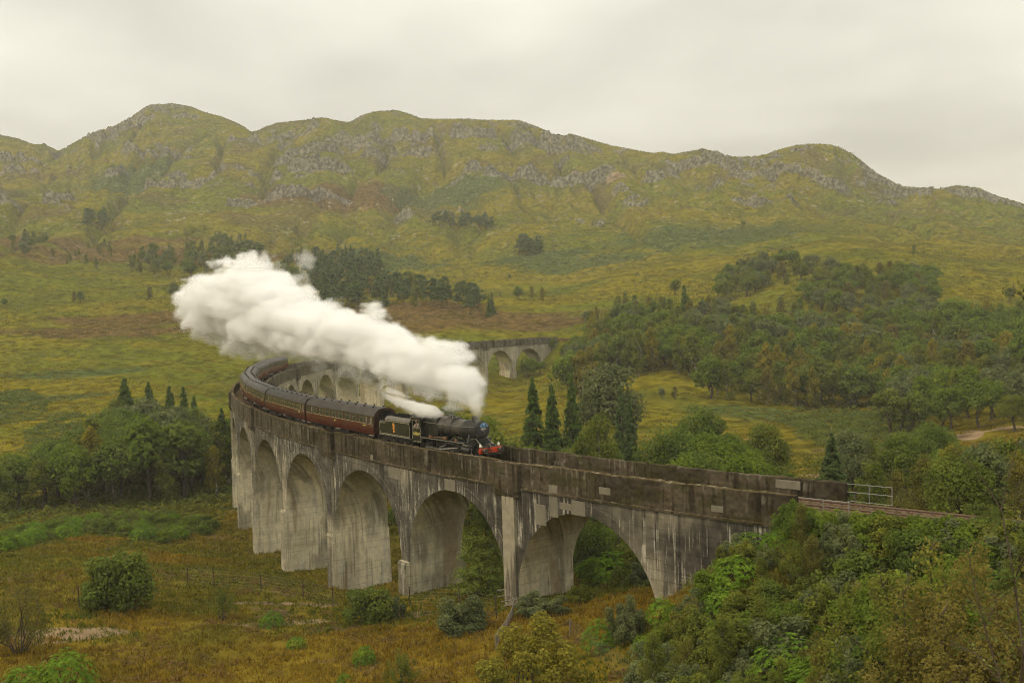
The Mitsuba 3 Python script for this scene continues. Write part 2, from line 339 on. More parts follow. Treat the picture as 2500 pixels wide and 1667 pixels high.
def terrain_color(p, n, uv):
    d = dr.sqrt(dr.square(p.x - float(CAM[0])) + dr.square(p.y - float(CAM[1])))
    up = smoothstep(60.0, 190.0, p.z)
    big = fbm(p.x / 62, p.y / 62, 0.2, 4)
    med = fbm(p.x / 11, p.y / 11, 3.2, 4)
    sm = fbm(p.x / 1.9, p.y / 1.9, 1.1, 3)
    col = mix(mi.Color3f(0.142, 0.122, 0.010), mi.Color3f(0.098, 0.110, 0.012), smoothstep(0.34, 0.66, big))
    col = mix(col, mi.Color3f(0.170, 0.130, 0.012), smoothstep(0.48, 0.72, med) * 0.5)
    col = mix(col, mi.Color3f(0.062, 0.076, 0.015), smoothstep(0.52, 0.66, fbm(p.x / 17, p.y / 17, 6.2, 5)) * 0.5)
    col = mix(col, mi.Color3f(0.088, 0.066, 0.030), smoothstep(0.54, 0.66, fbm(p.x / 41, p.y / 41, 11.2, 5)) * smoothstep(15.0, 90.0, p.z) * 0.6)
    # rusty moor grass on the valley floor
    low = 1 - smoothstep(150.0, 300.0, d)
    rust = mix(mi.Color3f(0.142, 0.096, 0.012), mi.Color3f(0.108, 0.088, 0.014), smoothstep(0.42, 0.6, fbm(p.x / 14, p.y / 14, 5.2, 3)))
    col = mix(col, rust, low * 0.8)
    col = mix(col, mi.Color3f(0.100, 0.058, 0.026) * (0.6 + 0.8 * sm), patch_mask(p, HEATHER) * 0.8)
    col = mix(col, mi.Color3f(0.050, 0.072, 0.022) * (0.6 + 0.8 * sm), patch_mask(p, BRACKEN) * 0.85)
    # bare soil and the pale path
    soil = patch_mask(p, SOIL, 0.3)
    col = mix(col, mi.Color3f(0.24, 0.17, 0.105) * (0.7 + 0.6 * med), soil * 0.9)
    # outcrops
    cb = mi.Float(-4)
    for cx, cy, rx, ry, a in CRAGS:
        ca, sa = math.cos(a), math.sin(a)
        u = ((p.x - cx) * ca + (p.y - cy) * sa) / rx; v = (-(p.x - cx) * sa + (p.y - cy) * ca) / ry
        cb = dr.maximum(cb, 1 - (u * u + v * v))
    c = fbm(p.x / 52.0 + 3.7, p.y / 70.0 + p.z / 45.0, 0.5, 3) + 0.16 * smoothstep(-0.6, 0.7, cb)
    rockz = smoothstep(0.60 - 0.03 * up, 0.74 - 0.03 * up, c) * smoothstep(25.0, 90.0, p.z)
    steep = 1 - n.z
    rn = 0.5 * fbm(p.x / 5.5, p.y / 5.5, p.z / 5.5, 4) + 0.5 * fbm(p.x / 19, p.y / 19, p.z / 12, 3)
    rock = smoothstep(0.53, 0.60, rn + 0.36 * (rockz - 0.5) + 0.55 * (smoothstep(0.06, 0.30, steep) - 0.5)) * smoothstep(0.02, 0.5, rockz + 0.12 * up) * 0.85
    crack = fbm(p.x / 1.6, p.y / 1.6, p.z / 4.5, 3)
    rc = mix(mi.Color3f(0.070, 0.064, 0.050), mi.Color3f(0.185, 0.172, 0.140), smoothstep(0.36, 0.62, crack))
    col = mix(col, rc, rock)
    # scattered boulders on the slopes, bare peat low down
    bl = smoothstep(0.74, 0.79, noise(p.x / 3.1, p.y / 3.1, p.z / 3.1)) * smoothstep(0.44, 0.6, med) * smoothstep(15.0, 70.0, p.z)
    col = mix(col, mi.Color3f(0.22, 0.20, 0.155), bl * 0.8)
    peat = smoothstep(0.66, 0.72, fbm(p.x / 6.5, p.y / 6.5, 8.8, 3)) * low
    col = mix(col, mi.Color3f(0.14, 0.095, 0.06), peat * 0.7)
    sp = smoothstep(0.55, 0.75, noise(p.x / 2.6, p.y / 2.6, p.z / 2.6))
    return col * (0.50 + 0.98 * sm) * (1 - 0.38 * sp)
def terrain_relief(p, n, uv):
    return fbm(p.x / 2.2, p.y / 2.2, p.z / 2.2, 4) * 1.0
scene['ground_mat'] = {'type': 'twosided', 'bsdf': {'type': 'bumpmap', 'arbitrary': proc(terrain_relief, eps=0.25), 'scale': 1.5,
                       'bsdf': {'type': 'diffuse', 'reflectance': proc(terrain_color)}}}
scene['hills'] = mikit.ply(TERR, 'ground_mat', True)
labels['hills'] = {'label': 'grassy valley floor and craggy green hills behind the viaduct', 'category': 'hills', 'kind': 'structure'}

# ---------------------------------------------------------------- the viaduct
def along_s(p): return (TH0 - dr.select(dr.atan2(p.y, p.x) < 0, dr.atan2(p.y, p.x) + 2 * math.pi, dr.atan2(p.y, p.x))) * R
def concrete_color(p, n, uv):
    s = along_s(p); zz = p.z + GRAD * s
    o = dr.sqrt(p.x * p.x + p.y * p.y) - R
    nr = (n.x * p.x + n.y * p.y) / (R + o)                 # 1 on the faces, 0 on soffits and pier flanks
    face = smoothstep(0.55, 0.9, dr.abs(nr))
    a = s + o * 0.9 * (1 - face)                             # a coordinate that runs round the corners
    big = fbm(a / 5.0, zz / 7.0, o / 9.0, 4)
    fine = fbm(a * 2.3, zz * 2.3, o * 2.3, 4)
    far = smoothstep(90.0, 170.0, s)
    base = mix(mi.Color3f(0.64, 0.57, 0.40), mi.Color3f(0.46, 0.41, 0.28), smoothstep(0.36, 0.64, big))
    # soot and algae gather on the faces, higher up
    grime = smoothstep(0.28, 0.62, big + 0.28 * smoothstep(-14.0, -3.0, zz) - 0.18)
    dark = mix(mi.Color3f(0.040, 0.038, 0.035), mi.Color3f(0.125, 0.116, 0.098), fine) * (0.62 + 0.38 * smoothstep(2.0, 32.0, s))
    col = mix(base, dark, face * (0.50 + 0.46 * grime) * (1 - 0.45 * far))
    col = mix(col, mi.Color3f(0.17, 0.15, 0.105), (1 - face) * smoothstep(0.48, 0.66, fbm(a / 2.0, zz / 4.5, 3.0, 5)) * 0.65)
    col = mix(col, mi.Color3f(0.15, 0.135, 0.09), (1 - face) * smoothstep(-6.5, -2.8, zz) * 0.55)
    # dark and white runs of water down the concrete, wide and hair-thin
    mask = fbm(a * 0.35, zz * 0.22, 9.0, 3)
    st = fbm(a * 2.4, zz * 0.14, 5.0, 4)
    col = mix(col, mi.Color3f(0.035, 0.033, 0.030), smoothstep(0.56, 0.72, st) * (0.25 + 0.4 * face))
    st2 = fbm(a * 8.0 + 3, zz * 0.20, 15.0, 2)
    col = mix(col, mi.Color3f(0.05, 0.046, 0.040), smoothstep(0.60, 0.78, st2) * 0.45 * smoothstep(0.42, 0.58, fbm(a * 0.6 + 2, zz * 0.25, 29.0, 3)))
    brk = 0.35 + 0.65 * smoothstep(0.38, 0.6, fbm(a * 2.5, zz * 1.6, 4.0, 3))
    wst = fbm(a * 4.2 + 31, zz * 0.22, 2.0, 3)
    col = mix(col, mi.Color3f(0.50, 0.47, 0.38), smoothstep(0.57, 0.68, wst) * smoothstep(0.45, 0.58, mask) * brk * 0.7)
    wst2 = fbm(a * 9.0 + 77, zz * 0.35, 12.0, 2)
    col = mix(col, mi.Color3f(0.46, 0.43, 0.35), smoothstep(0.62, 0.78, wst2) * smoothstep(0.42, 0.58, fbm(a * 0.5 + 5, zz * 0.3, 19.0, 3)) * brk * 0.75)
    rust = smoothstep(0.66, 0.76, fbm(a * 0.9 + 7, zz * 0.09, 6.0, 3)) * (1 - face)
    col = mix(col, mi.Color3f(0.21, 0.135, 0.065), rust * 0.45)
    # lifts of the shuttering, every 0.76 m
    ph = zz / 0.76; fr = ph - dr.floor(ph)
    joint = smoothstep(0.06, 0.0, dr.abs(fr - 0.5)) * smoothstep(0.42, 0.62, fbm(a * 0.4, dr.floor(ph) * 3.7, 1.0, 2))
    col = col * (1 - 0.38 * joint) * (0.93 + 0.14 * cell_rand(dr.floor(ph), dr.floor(a / 5.6)))
    return col * (0.72 + 0.56 * fine)
def concrete_relief(p, n, uv):
    s = along_s(p); zz = p.z + GRAD * s; ph = zz / 0.76; fr = ph - dr.floor(ph)
    return fbm(p.x * 3, p.y * 3, p.z * 3, 4) * 0.10 - 0.03 * smoothstep(0.08, 0.0, dr.abs(fr - 0.5))
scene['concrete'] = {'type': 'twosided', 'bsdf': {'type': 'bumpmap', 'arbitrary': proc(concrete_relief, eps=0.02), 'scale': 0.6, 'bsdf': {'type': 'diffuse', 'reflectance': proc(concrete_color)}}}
def mossy_color(p, n, uv):
    s = along_s(p); zz = p.z + GRAD * s
    big = fbm(s / 3.0, zz / 2.0, 0.4, 4); fine = fbm(p.x * 4, p.y * 4, p.z * 4, 4)
    col = mix(mi.Color3f(0.036, 0.029, 0.019), mi.Color3f(0.098, 0.080, 0.053), smoothstep(0.3, 0.7, big))
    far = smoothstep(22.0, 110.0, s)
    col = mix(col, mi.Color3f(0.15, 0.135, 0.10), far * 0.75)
    gm = fbm(s / 1.1, zz / 0.8, 4.4, 5)
    col = mix(col, mi.Color3f(0.092, 0.080, 0.060), smoothstep(0.50, 0.66, gm) * 0.5)
    st = fbm(s * 3.4, zz * 0.35, 5.0, 3)
    col = mix(col, mi.Color3f(0.17, 0.153, 0.115), smoothstep(0.57, 0.70, st) * smoothstep(0.38, 0.58, fbm(s * .3, zz, 2.0, 2)) * 0.75)
    col = mix(col, mi.Color3f(0.022, 0.017, 0.011), smoothstep(0.56, 0.70, fbm(s * 2.3 + 9, zz * 0.3, 7.0, 3)) * 0.7)
    col = mix(col, mi.Color3f(0.05, 0.048, 0.014), smoothstep(0.52, 0.66, fbm(p.x / 1.3, p.y / 1.3, p.z, 3)) * 0.5)
    top = smoothstep(0.6, 0.9, n.z)
    lich = mix(mi.Color3f(0.075, 0.056, 0.028), mi.Color3f(0.20, 0.175, 0.12), smoothstep(0.50, 0.68, fbm(p.x * 3.1, p.y * 3.1, 0.6, 4)))
    col = mix(col, lich, top * 0.9)
    return col * (0.45 + 1.1 * fine)
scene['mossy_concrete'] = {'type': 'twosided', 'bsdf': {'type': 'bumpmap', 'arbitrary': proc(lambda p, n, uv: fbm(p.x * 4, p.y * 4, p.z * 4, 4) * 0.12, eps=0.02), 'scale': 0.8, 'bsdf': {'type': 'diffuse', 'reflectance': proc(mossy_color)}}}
scene['repair_concrete'] = diffuse(proc(lambda p, n, uv: mi.Color3f(0.205, 0.188, 0.142) * (0.6 + 0.5 * fbm(p.x * 3, p.y * 3, p.z * 0.9, 4) + 0.25 * fbm(p.x / 0.8, p.y / 0.8, p.z / 0.8, 2))))
scene['galvanised'] = principled((0.27, 0.27, 0.25), 0.55, 0.3)

def bend(m, s0=0.0):
    """a mesh drawn straight (x along the line, y outwards, z over the rails) laid along the curve"""
    v = m.vertices
    m = trimesh.Trimesh(line(s0 + v[:, 0], v[:, 1], v[:, 2]), m.faces[:, ::-1], process=False)
    return m
def cuts(m, step):
    """slice long triangles so that a bent mesh follows the curve"""
    x0, x1 = m.bounds[0][0], m.bounds[1][0]
    M = m3.Manifold(m3.Mesh(np.asarray(m.vertices, np.float32), np.asarray(m.faces, np.uint32)))
    return M
def sheet(grid):
    n, k = grid.shape[:2]
    i = np.arange(n * k).reshape(n, k)
    f = np.stack([i[:-1, :-1], i[1:, :-1], i[1:, 1:], i[:-1, 1:]], -1).reshape(-1, 4)
    return trimesh.Trimesh(grid.reshape(-1, 3), np.vstack([f[:, [0, 1, 2]], f[:, [0, 2, 3]]]), process=False)

via = thing('viaduct', 'long curved concrete railway viaduct of many tall round arches crossing the valley', 'viaduct')
CR, RAD = -2.48, 7.62                    # crown and radius of the arches
SPR = CR - RAD
RING = 0.78
NA = 21
TOPF = -1.35                             # underside of the string course
def intrados(u):                          # height of the soffit at u metres from the crown
    u = np.minimum(np.abs(u), RAD); return SPR + np.sqrt(np.maximum(RAD**2 - u**2, 0))
half = SPAN / 2
for k in range(NA):
    c = k * SPAN
    t = np.linspace(-math.pi / 2, math.pi / 2, 49)
    ux, uz = RAD * np.sin(t), SPR + RAD * np.cos(t)
    # barrel (soffit) and the two faces of the bay as sheets that meet the piers
    g = np.stack([np.stack([c + ux, np.full_like(ux, o), uz], -1) for o in np.linspace(-HW, HW, 7)], 1)
    barrel = sheet(g)
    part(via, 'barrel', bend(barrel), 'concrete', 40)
    faces = []
    er = RAD + RING
    ta = np.linspace(-math.pi / 2, math.pi / 2, 49)
    for o, sgn in ((HW, 1), (-HW, -1)):
        up = np.full_like(ux, TOPF + 0.02)
        xs = c + ux
        # spandrel above the ring's back
        ex = er * np.sin(ta); ez = SPR + er * np.cos(ta)
        ok = np.abs(ex) <= half
        lo = np.where(ok, ez, 0)
        uu = np.linspace(-half, half, 61)
        zz = SPR + np.sqrt(np.maximum(er**2 - uu**2, 0))
        g = np.stack([np.stack([c + uu, np.full_like(uu, o), zz * (1 - q) + (TOPF + .02) * q], -1) for q in np.linspace(0, 1, 5)], 1)
        faces.append(sheet(g))
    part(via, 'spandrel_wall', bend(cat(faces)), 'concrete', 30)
    rings = []
    for o, sgn in ((HW, 1), (-HW, -1)):
        oo = o + sgn * 0.03
        rr = np.array([(RAD, o - sgn * .02), (RAD, oo), (er, oo), (er, o - sgn * .02)])
        g = np.stack([np.stack([np.clip(c + r * np.sin(ta), c - half, c + half), np.full_like(ta, q), SPR + r * np.cos(ta)], -1) for r, q in rr], 1)
        rings.append(sheet(g))
    part(via, 'arch_ring', bend(cat(rings)), 'concrete')
def frustum(s, z0, z1, l0, l1, w0, w1):
    """tapering block: half lengths along the line and half widths across, at the foot z0 and the head z1; level foot"""
    v, n = [], 8
    rows = []
    for q in np.linspace(0, 1, n):
        z = z0 + (z1 - z0) * q; l = l0 + (l1 - l0) * q; w = w0 + (w1 - w0) * q
        rows.append([(s - l, -w, z), (s - l, w, z), (s + l, w, z), (s + l, -w, z), (s - l, -w, z)])
    m = sheet(np.array(rows))
    q = m.vertices
    caps = []
    for r in (rows[0], rows[-1]):
        caps.append(trimesh.Trimesh(np.array(r[:4], float), [[0, 1, 2], [0, 2, 3]], process=False))
    return cat([m] + caps)
for k in range(NA - 1):
    s = (k + 0.5) * SPAN
    foot = min(float(height(*line(s, o)[:2])) for o in (-4, 0, 4)) + GRAD * s - 1.5
    foot = min(foot, SPR - 1.0)
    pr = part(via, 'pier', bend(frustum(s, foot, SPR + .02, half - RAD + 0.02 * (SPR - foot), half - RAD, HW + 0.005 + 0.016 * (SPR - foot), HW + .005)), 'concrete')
    top = -10.7
    if foot < top - 3.0:
        part(pr, 'plinth', bend(cat([frustum(s, foot, top, half - RAD - .06 + 0.02 * (top - foot), half - RAD - .06, HW + .42 + 0.018 * (top - foot), HW + .42),
                                     frustum(s, top, top + .28, half - RAD - .02, half - RAD - .10, HW + .50, HW + .34)])), 'concrete')
    if k % 2 == 0:                            # king piers carry a pilaster under a refuge
        for sg_ in (1, -1):
            o0, o1 = sorted((sg_ * (HW - .05), sg_ * (HW + 0.30)))
            b = box(s, (o0 + o1) / 2, (foot + TOPF) / 2, 1.55, o1 - o0, TOPF - foot - 0.02)
            part(pr, 'pilaster', bend(b), 'pilaster_concrete' if (k == 0 and sg_ == 1) else 'concrete')
            o0, o1 = sorted((sg_ * (HW + .0), sg_ * (HW + 0.42)))
            # corbelled refuge box
            prof = [(sg_ * (HW - .02), TOPF - 0.75), (sg_ * (HW + .34), TOPF - .62), (sg_ * (HW + .44), TOPF - .05), (sg_ * (HW + .44), 0.10), (sg_ * (HW - .02), 0.10)]
            pl = trimesh.creation.extrude_polygon(sg.Polygon(prof), 3.0, engine='earcut')
            v = pl.vertices.copy(); pl.vertices = np.c_[s - 1.5 + v[:, 2], v[:, 0], v[:, 1]]
            part(via, 'refuge_corbel', bend(pl), 'mossy_concrete')
scene['pilaster_concrete'] = {'type': 'twosided', 'bsdf': {'type': 'bumpmap', 'arbitrary': proc(lambda p, n, uv: fbm(p.x * 3, p.y * 3, p.z * 3, 4) * 0.1, eps=0.02), 'scale': 0.5, 'bsdf': {'type': 'diffuse',
    'reflectance': proc(lambda p, n, uv: mix(mi.Color3f(0.34, 0.305, 0.22), mi.Color3f(0.13, 0.115, 0.085), smoothstep(0.52, 0.72, fbm(p.x * 2.6, p.y * 2.6, p.z * 0.2, 4))) * (0.7 + 0.5 * fbm(p.x * 2, p.y * 2, p.z * 2, 4)))}}}
# abutments
for e0, e1 in ((S0, -RAD), ((NA - 1) * SPAN + RAD, S1)):
    L = e1 - e0
    zf = -20.0
    ft = min(float(height(*line(e0 if e0 < 0 else e1, 0)[:2])), -15) + 0
    w = HW + .006
    m = cat([sheet(np.stack([np.stack([np.linspace(e0, e1, 9), np.full(9, o), np.full(9, z)], -1) for z in np.linspace(-17, TOPF + .02, 8)], 1)) for o in (w, -w)] +
            [sheet(np.array([[(e, -w, -17), (e, w, -17)], [(e, -w, TOPF), (e, w, TOPF)]], float)) for e in (e0, e1)])
    # the part beside the arch below its springing belongs to the abutment; above it the spandrel takes over
    lim = -RAD if e0 < 0 else (NA - 1) * SPAN + RAD
    far_ = lim + (-(half - RAD)) if e0 < 0 else lim + (half - RAD)
    a0, a1 = (e0, far_) if e0 < 0 else (far_, e1)
    m = cat([sheet(np.stack([np.stack([np.linspace(a0, a1, 9), np.full(9, o), np.full(9, z)], -1) for z in np.linspace(-17, TOPF + .02, 8)], 1)) for o in (w, -w)] +
            [sheet(np.stack([np.stack([np.linspace(*sorted((far_, lim)), 4), np.full(4, o), np.full(4, z)], -1) for z in np.linspace(-17, SPR + .4, 5)], 1)) for o in (w, -w)] +
            [sheet(np.array([[(e, -w, -17), (e, w, -17)], [(e, -w, zt), (e, w, zt)]], float)) for e, zt in ((lim, SPR), (a0 if e0 < 0 else a1, TOPF))])
    part(via, 'abutment', bend(m), 'concrete')
# string course, deck, parapets
def strip(prof, a, b, step=2.0, closed=True, jit=0.0, seed=0):
    n = max(2, int(abs(b - a) / step) + 1)
    ss = np.linspace(a, b, n); prof = np.array(prof + ([prof[0]] if closed else []), float)
    g = np.stack([np.stack([ss, np.full(n, y), np.full(n, z)], -1) for y, z in prof], 1)
    if jit:
        q = meshkit.noise(np.stack([g[..., 0] * 1.7, g[..., 1] * 3, g[..., 2] * 3], -1), seed) - .5
        q2 = meshkit.noise(np.stack([g[..., 0] * .5, g[..., 1] * 3 + 9, g[..., 2] * 3], -1), seed) - .5
        g[..., 2] += q * jit + q2 * jit; g[..., 1] += q2 * jit * .6
    m = sheet(g)
    if closed:
        c = prof[:-1]
        for s_ in (a, b):
            t = trimesh.creation.triangulate_polygon(sg.Polygon(c), engine='earcut')
            m = cat([m, trimesh.Trimesh(np.c_[np.full(len(t[0]), s_), t[0]], t[1], process=False)])
    return m
for sg_ in (1, -1):
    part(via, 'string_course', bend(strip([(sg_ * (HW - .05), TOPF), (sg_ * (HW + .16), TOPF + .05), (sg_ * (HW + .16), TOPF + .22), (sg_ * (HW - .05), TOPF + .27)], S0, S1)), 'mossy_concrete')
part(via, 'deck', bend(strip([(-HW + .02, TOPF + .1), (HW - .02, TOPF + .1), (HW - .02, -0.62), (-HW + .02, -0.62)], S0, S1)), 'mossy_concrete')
PT = 0.96
kings = [(k + .5) * SPAN for k in range(NA - 1) if k % 2 == 0]
for sg_ in (1, -1):
    edges = [S0 - (0 if sg_ > 0 else 0.7)]
    for q in kings: edges += [q - 1.5, q + 1.5]
    edges.append(S1)
    for i in range(0, len(edges), 2):
        a, b = edges[i], edges[i + 1]
        pf = [(sg_ * (HW - .46), -0.6), (sg_ * (HW + .02), -1.1), (sg_ * (HW + .02), PT - .03), (sg_ * (HW - .03), PT), (sg_ * (HW - .40), PT), (sg_ * (HW - .45), PT - .03)]
        # long lengths are cast in bays with open joints
        nb = max(1, round((b - a) / 9.0)); cs = np.linspace(a, b, nb + 1)
        for j in range(nb):
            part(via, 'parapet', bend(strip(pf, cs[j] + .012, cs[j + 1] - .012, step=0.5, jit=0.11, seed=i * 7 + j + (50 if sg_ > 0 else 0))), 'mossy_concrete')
    for i, q in enumerate(kings):
        z1 = PT - 0.04
        pieces = [strip([(sg_ * (HW + .22), -0.6), (sg_ * (HW + .445), -.05), (sg_ * (HW + .445), z1), (sg_ * (HW + .22), z1)], q - 1.5, q + 1.5, step=.5, jit=0.05, seed=300 + i)]
        for a, b in ((q - 1.5, q - 1.15), (q + 1.15, q + 1.5)):
            pieces.append(strip([(sg_ * (HW - .45), -.6), (sg_ * (HW + .3), -.6), (sg_ * (HW + .3), z1 - .012), (sg_ * (HW - .45), z1 - .012)], a + .015, b - .015, step=.2))
        part(via, 'refuge', bend(cat(pieces)), 'mossy_concrete')
# pale repairs let into the near faces: (s, z, length, height, outer face?)
for s, z, l, h, o, lab in [(3.05, -1.78, 1.0, 2.6, HW + .03, 1), (0.2, -2.02, 1.5, 1.15, HW + .085, 1), (4.6, -3.1, 1.2, 1.7, HW + .03, 1), (1.65, -2.05, 1.4, .55, HW + .03, 1), (-2.6, -.35, 1.15, .55, HW + .035, 1),
                      (-12.9, -.55, 1.0, .45, HW + .035, 1), (17.0, -2.0, 1.7, 1.05, HW + .085, 1), (26.9, -1.9, 2.3, 1.3, HW + .03, 1), (31.5, -.9, .6, .6, HW + .035, 1), (-15.2, .50, 2.0, .62, -HW + .47, 0)]:
    part(via, 'repair_patch', bend(rbox(s, o - .06 if o > 0 else o, z, l, .14, h, .02)), 'repair_concrete')

# ---------------------------------------------------------------- track
def ballast_color(p, n, uv):
    a = fbm(p.x * 9, p.y * 9, p.z * 9, 3)
    return mix(mi.Color3f(0.050, 0.038, 0.018), mi.Color3f(0.135, 0.098, 0.050), smoothstep(.3, .7, a))
scene['ballast_mat'] = {'type': 'twosided', 'bsdf': {'type': 'bumpmap', 'arbitrary': proc(lambda p, n, uv: fbm(p.x * 9, p.y * 9, p.z * 9, 3) * .12, eps=.02), 'scale': 0.8, 'bsdf': {'type': 'diffuse', 'reflectance': proc(ballast_color)}}}
scene['rail_steel'] = principled((0.16, 0.10, 0.07), 0.5, 0.4)
scene['sleeper_wood'] = diffuse(proc(lambda p, n, uv: mi.Color3f(0.10, 0.075, 0.052) * (.6 + .8 * fbm(p.x * 7, p.y * 7, p.z * 7, 3))))
TA, TB = -95.0, S1 + 40
scene['ballast'] = mikit.ply(bend(strip([(-2.48, -.6), (2.48, -.6), (2.48, -.34), (1.75, -.16), (-1.75, -.16), (-2.48, -.34)], TA, TB, step=1.2, jit=.05)), 'ballast_mat')
labels['ballast'] = {'label': 'brown stone ballast of the railway over the viaduct', 'category': 'ballast', 'kind': 'structure'}
trk = thing('railway_track', 'single railway track on brown ballast running over the curved viaduct', 'track')
for sg_ in (1, -1):
    y = sg_ * .755
    part(trk, 'rail', bend(strip([(y - .07, -.16), (y + .07, -.16), (y + .012, -.12), (y + .036, -.03), (y + .036, 0), (y - .036, 0), (y - .036, -.03), (y - .012, -.12)], TA, TB, step=2.5)), 'rail_steel')
sl = rbox(0, 0, -.19, .25, 2.5, .14, .015)
sl_far = []
for i, s in enumerate(np.arange(TA + 1, TB - 1, .76)):
    t, o = line_frame(s)
    if -90 < s < 14: part(trk, 'sleeper', bend(sl.copy(), s), 'sleeper_wood')
    else: sl_far.append(bend(sl.copy(), s))
part(trk, 'far_sleepers', cat(sl_far), 'sleeper_wood', kind='stuff')

# handrails past the parapet ends
def handrail(o, s0, s1, n, label, z0=-.35, tops=(1.05, .55, -.1)):
    h = thing('handrail', label, 'handrail')
    ss = np.linspace(s0, s1, n)
    for z in tops:
        part(h, 'rail', bend(cat([tube((a, o, z), (b, o, z), .022, 8) for a, b in zip(ss[:-1], ss[1:])])), 'galvanised', 40)
    for s in ss[1:]:
        part(h, 'post', bend(cat([tube((s, o, z0 - .5), (s, o, tops[0] + .04), .025, 8)] + [sphere((s, o, z), .045, 1) for z in tops])), 'galvanised', 40)
handrail(-HW + .2, S0 - .75, S0 - 4.0, 3, 'galvanised three rail handrail carrying on from the far parapet end', tops=(0.92, .35, -.28))
handrail(HW - .2, S0 - .1, S0 - 3.6, 3, 'low galvanised handrail starting at the end of the near parapet', tops=(0.85, .1))

# ---------------------------------------------------------------- the train
# vehicles are drawn with x towards the front, y to the left, z up from the rails; their right-hand side (y < 0) faces the camera
def vehicle_matrix(s_mid, wb):
    a, b = line(s_mid + wb / 2), line(s_mid - wb / 2)     # rear and front pivots
    x = b - a; x /= np.linalg.norm(x)
    y = np.cross([0, 0, 1.0], x); y /= np.linalg.norm(y)
    z = np.cross(x, y)
    M = np.eye(4); M[:3, 0], M[:3, 1], M[:3, 2], M[:3, 3] = x, y, z, (a + b) / 2
    return M
def dirty(c, dust=(0.10, 0.085, 0.065), k=0.35, sc=1.3):
    c, dust = mi.Color3f(list(c)), mi.Color3f(list(dust))
    def f(p, n, uv):
        a = fbm(p.x * sc, p.y * sc, p.z * sc * 0.6, 4)
        return (c + (dust - c) * (smoothstep(0.42, 0.75, a) * k + 0.25 * k * smoothstep(0.5, 0.9, n.z))) * (0.82 + 0.36 * fbm(p.x * 5, p.y * 5, p.z * 5, 2))
    return proc(f)
scene['loco_black'] = principled(dirty((0.012, 0.012, 0.010), (0.06, 0.055, 0.045), .5), 0.38)
scene['smokebox_black'] = principled(dirty((0.016, 0.016, 0.015), (0.05, 0.048, 0.042), .5), 0.6)
scene['boiler_grey'] = principled(dirty((0.020, 0.019, 0.017), (0.12, 0.112, 0.095), .7), 0.40)
scene['tender_black'] = principled(dirty((0.017, 0.018, 0.012), (0.04, 0.036, 0.024), .4), 0.33)
scene['tender_top_grey'] = principled(dirty((0.13, 0.12, 0.10), (0.2, 0.18, 0.15), .5), 0.55)
scene['coal'] = diffuse(dirty((0.012, 0.012, 0.012), (0.03, 0.03, 0.028), .6, 6))
scene['beam_red'] = principled(dirty((0.52, 0.050, 0.010), (0.22, 0.05, 0.025), .35, 2.5), 0.4)
scene['lining_cream'] = principled((0.42, 0.38, 0.26), 0.5)
scene['lining_grey'] = principled((0.27, 0.25, 0.19), 0.5)
scene['number_yellow'] = principled((0.72, 0.60, 0.16), 0.5)
scene['number_white'] = principled((0.78, 0.78, 0.74), 0.5)
scene['emblem_orange'] = principled((0.75, 0.30, 0.04), 0.5)
scene['headboard_blue'] = principled((0.018, 0.105, 0.26), 0.4)
scene['headboard_pale'] = principled((0.38, 0.52, 0.62), 0.4)
scene['lamp_white'] = principled((0.78, 0.74, 0.62), 0.5)
scene['bright_steel'] = principled((0.36, 0.34, 0.30), 0.38, 0.8)
scene['dark_steel'] = principled(dirty((0.03, 0.026, 0.022), (0.09, 0.07, 0.05), .6, 3), 0.55, 0.2)
scene['copper'] = principled((0.36, 0.19, 0.10), 0.45, 0.7)
scene['maroon'] = principled(dirty((0.070, 0.014, 0.008), (0.062, 0.035, 0.022), .6, 1.0), 0.34)
scene['maroon_upper'] = principled(dirty((0.034, 0.014, 0.009), (0.06, 0.042, 0.03), .6, 1.0), 0.32)
scene['coach_roof'] = principled(dirty((0.042, 0.037, 0.032), (0.066, 0.058, 0.05), .7, .8), 0.6)
scene['coach_glass'] = principled((0.022, 0.026, 0.026), 0.08)
scene['curtain'] = diffuse((0.17, 0.15, 0.11))
scene['gangway_black'] = diffuse((0.016, 0.014, 0.013))
scene['cab_dark'] = diffuse((0.02, 0.018, 0.015))

def loft(sections):
    """sections: list of (x, [(y, z) ...]) with equal counts, closed rings"""
    g = np.array([[(x, y, z) for y, z in list(r) + [r[0]]] for x, r in sections], float)
    m = sheet(g)
    caps = []
    for x, r in (sections[0], sections[-1]):
        c = np.mean(r, 0); n = len(r)
        v = np.array([(x, y, z) for y, z in r] + [(x, c[0], c[1])])
        i = np.arange(n)
        caps.append(trimesh.Trimesh(v, np.c_[i, (i + 1) % n, np.full(n, n)], process=False))
    return cat([m] + caps)
def circ(cz, r, n=40, cy=0): 
    t = np.arange(n) * 2 * math.pi / n
    return [(cy + r * math.cos(a), cz + r * math.sin(a)) for a in t]
def side_text(txt, h, x, y, z, bold=True, side=-1, depth=.012):
    m = meshkit.text_mesh(txt, h, depth, bold)
    v = m.vertices - [m.bounds.mean(0)[0], m.bounds.mean(0)[1], 0]
    if side < 0: m.vertices = np.c_[x + v[:, 0], y - v[:, 2], z + v[:, 1]]
    else: m.vertices = np.c_[x - v[:, 0], y + v[:, 2], z + v[:, 1]]
    return m
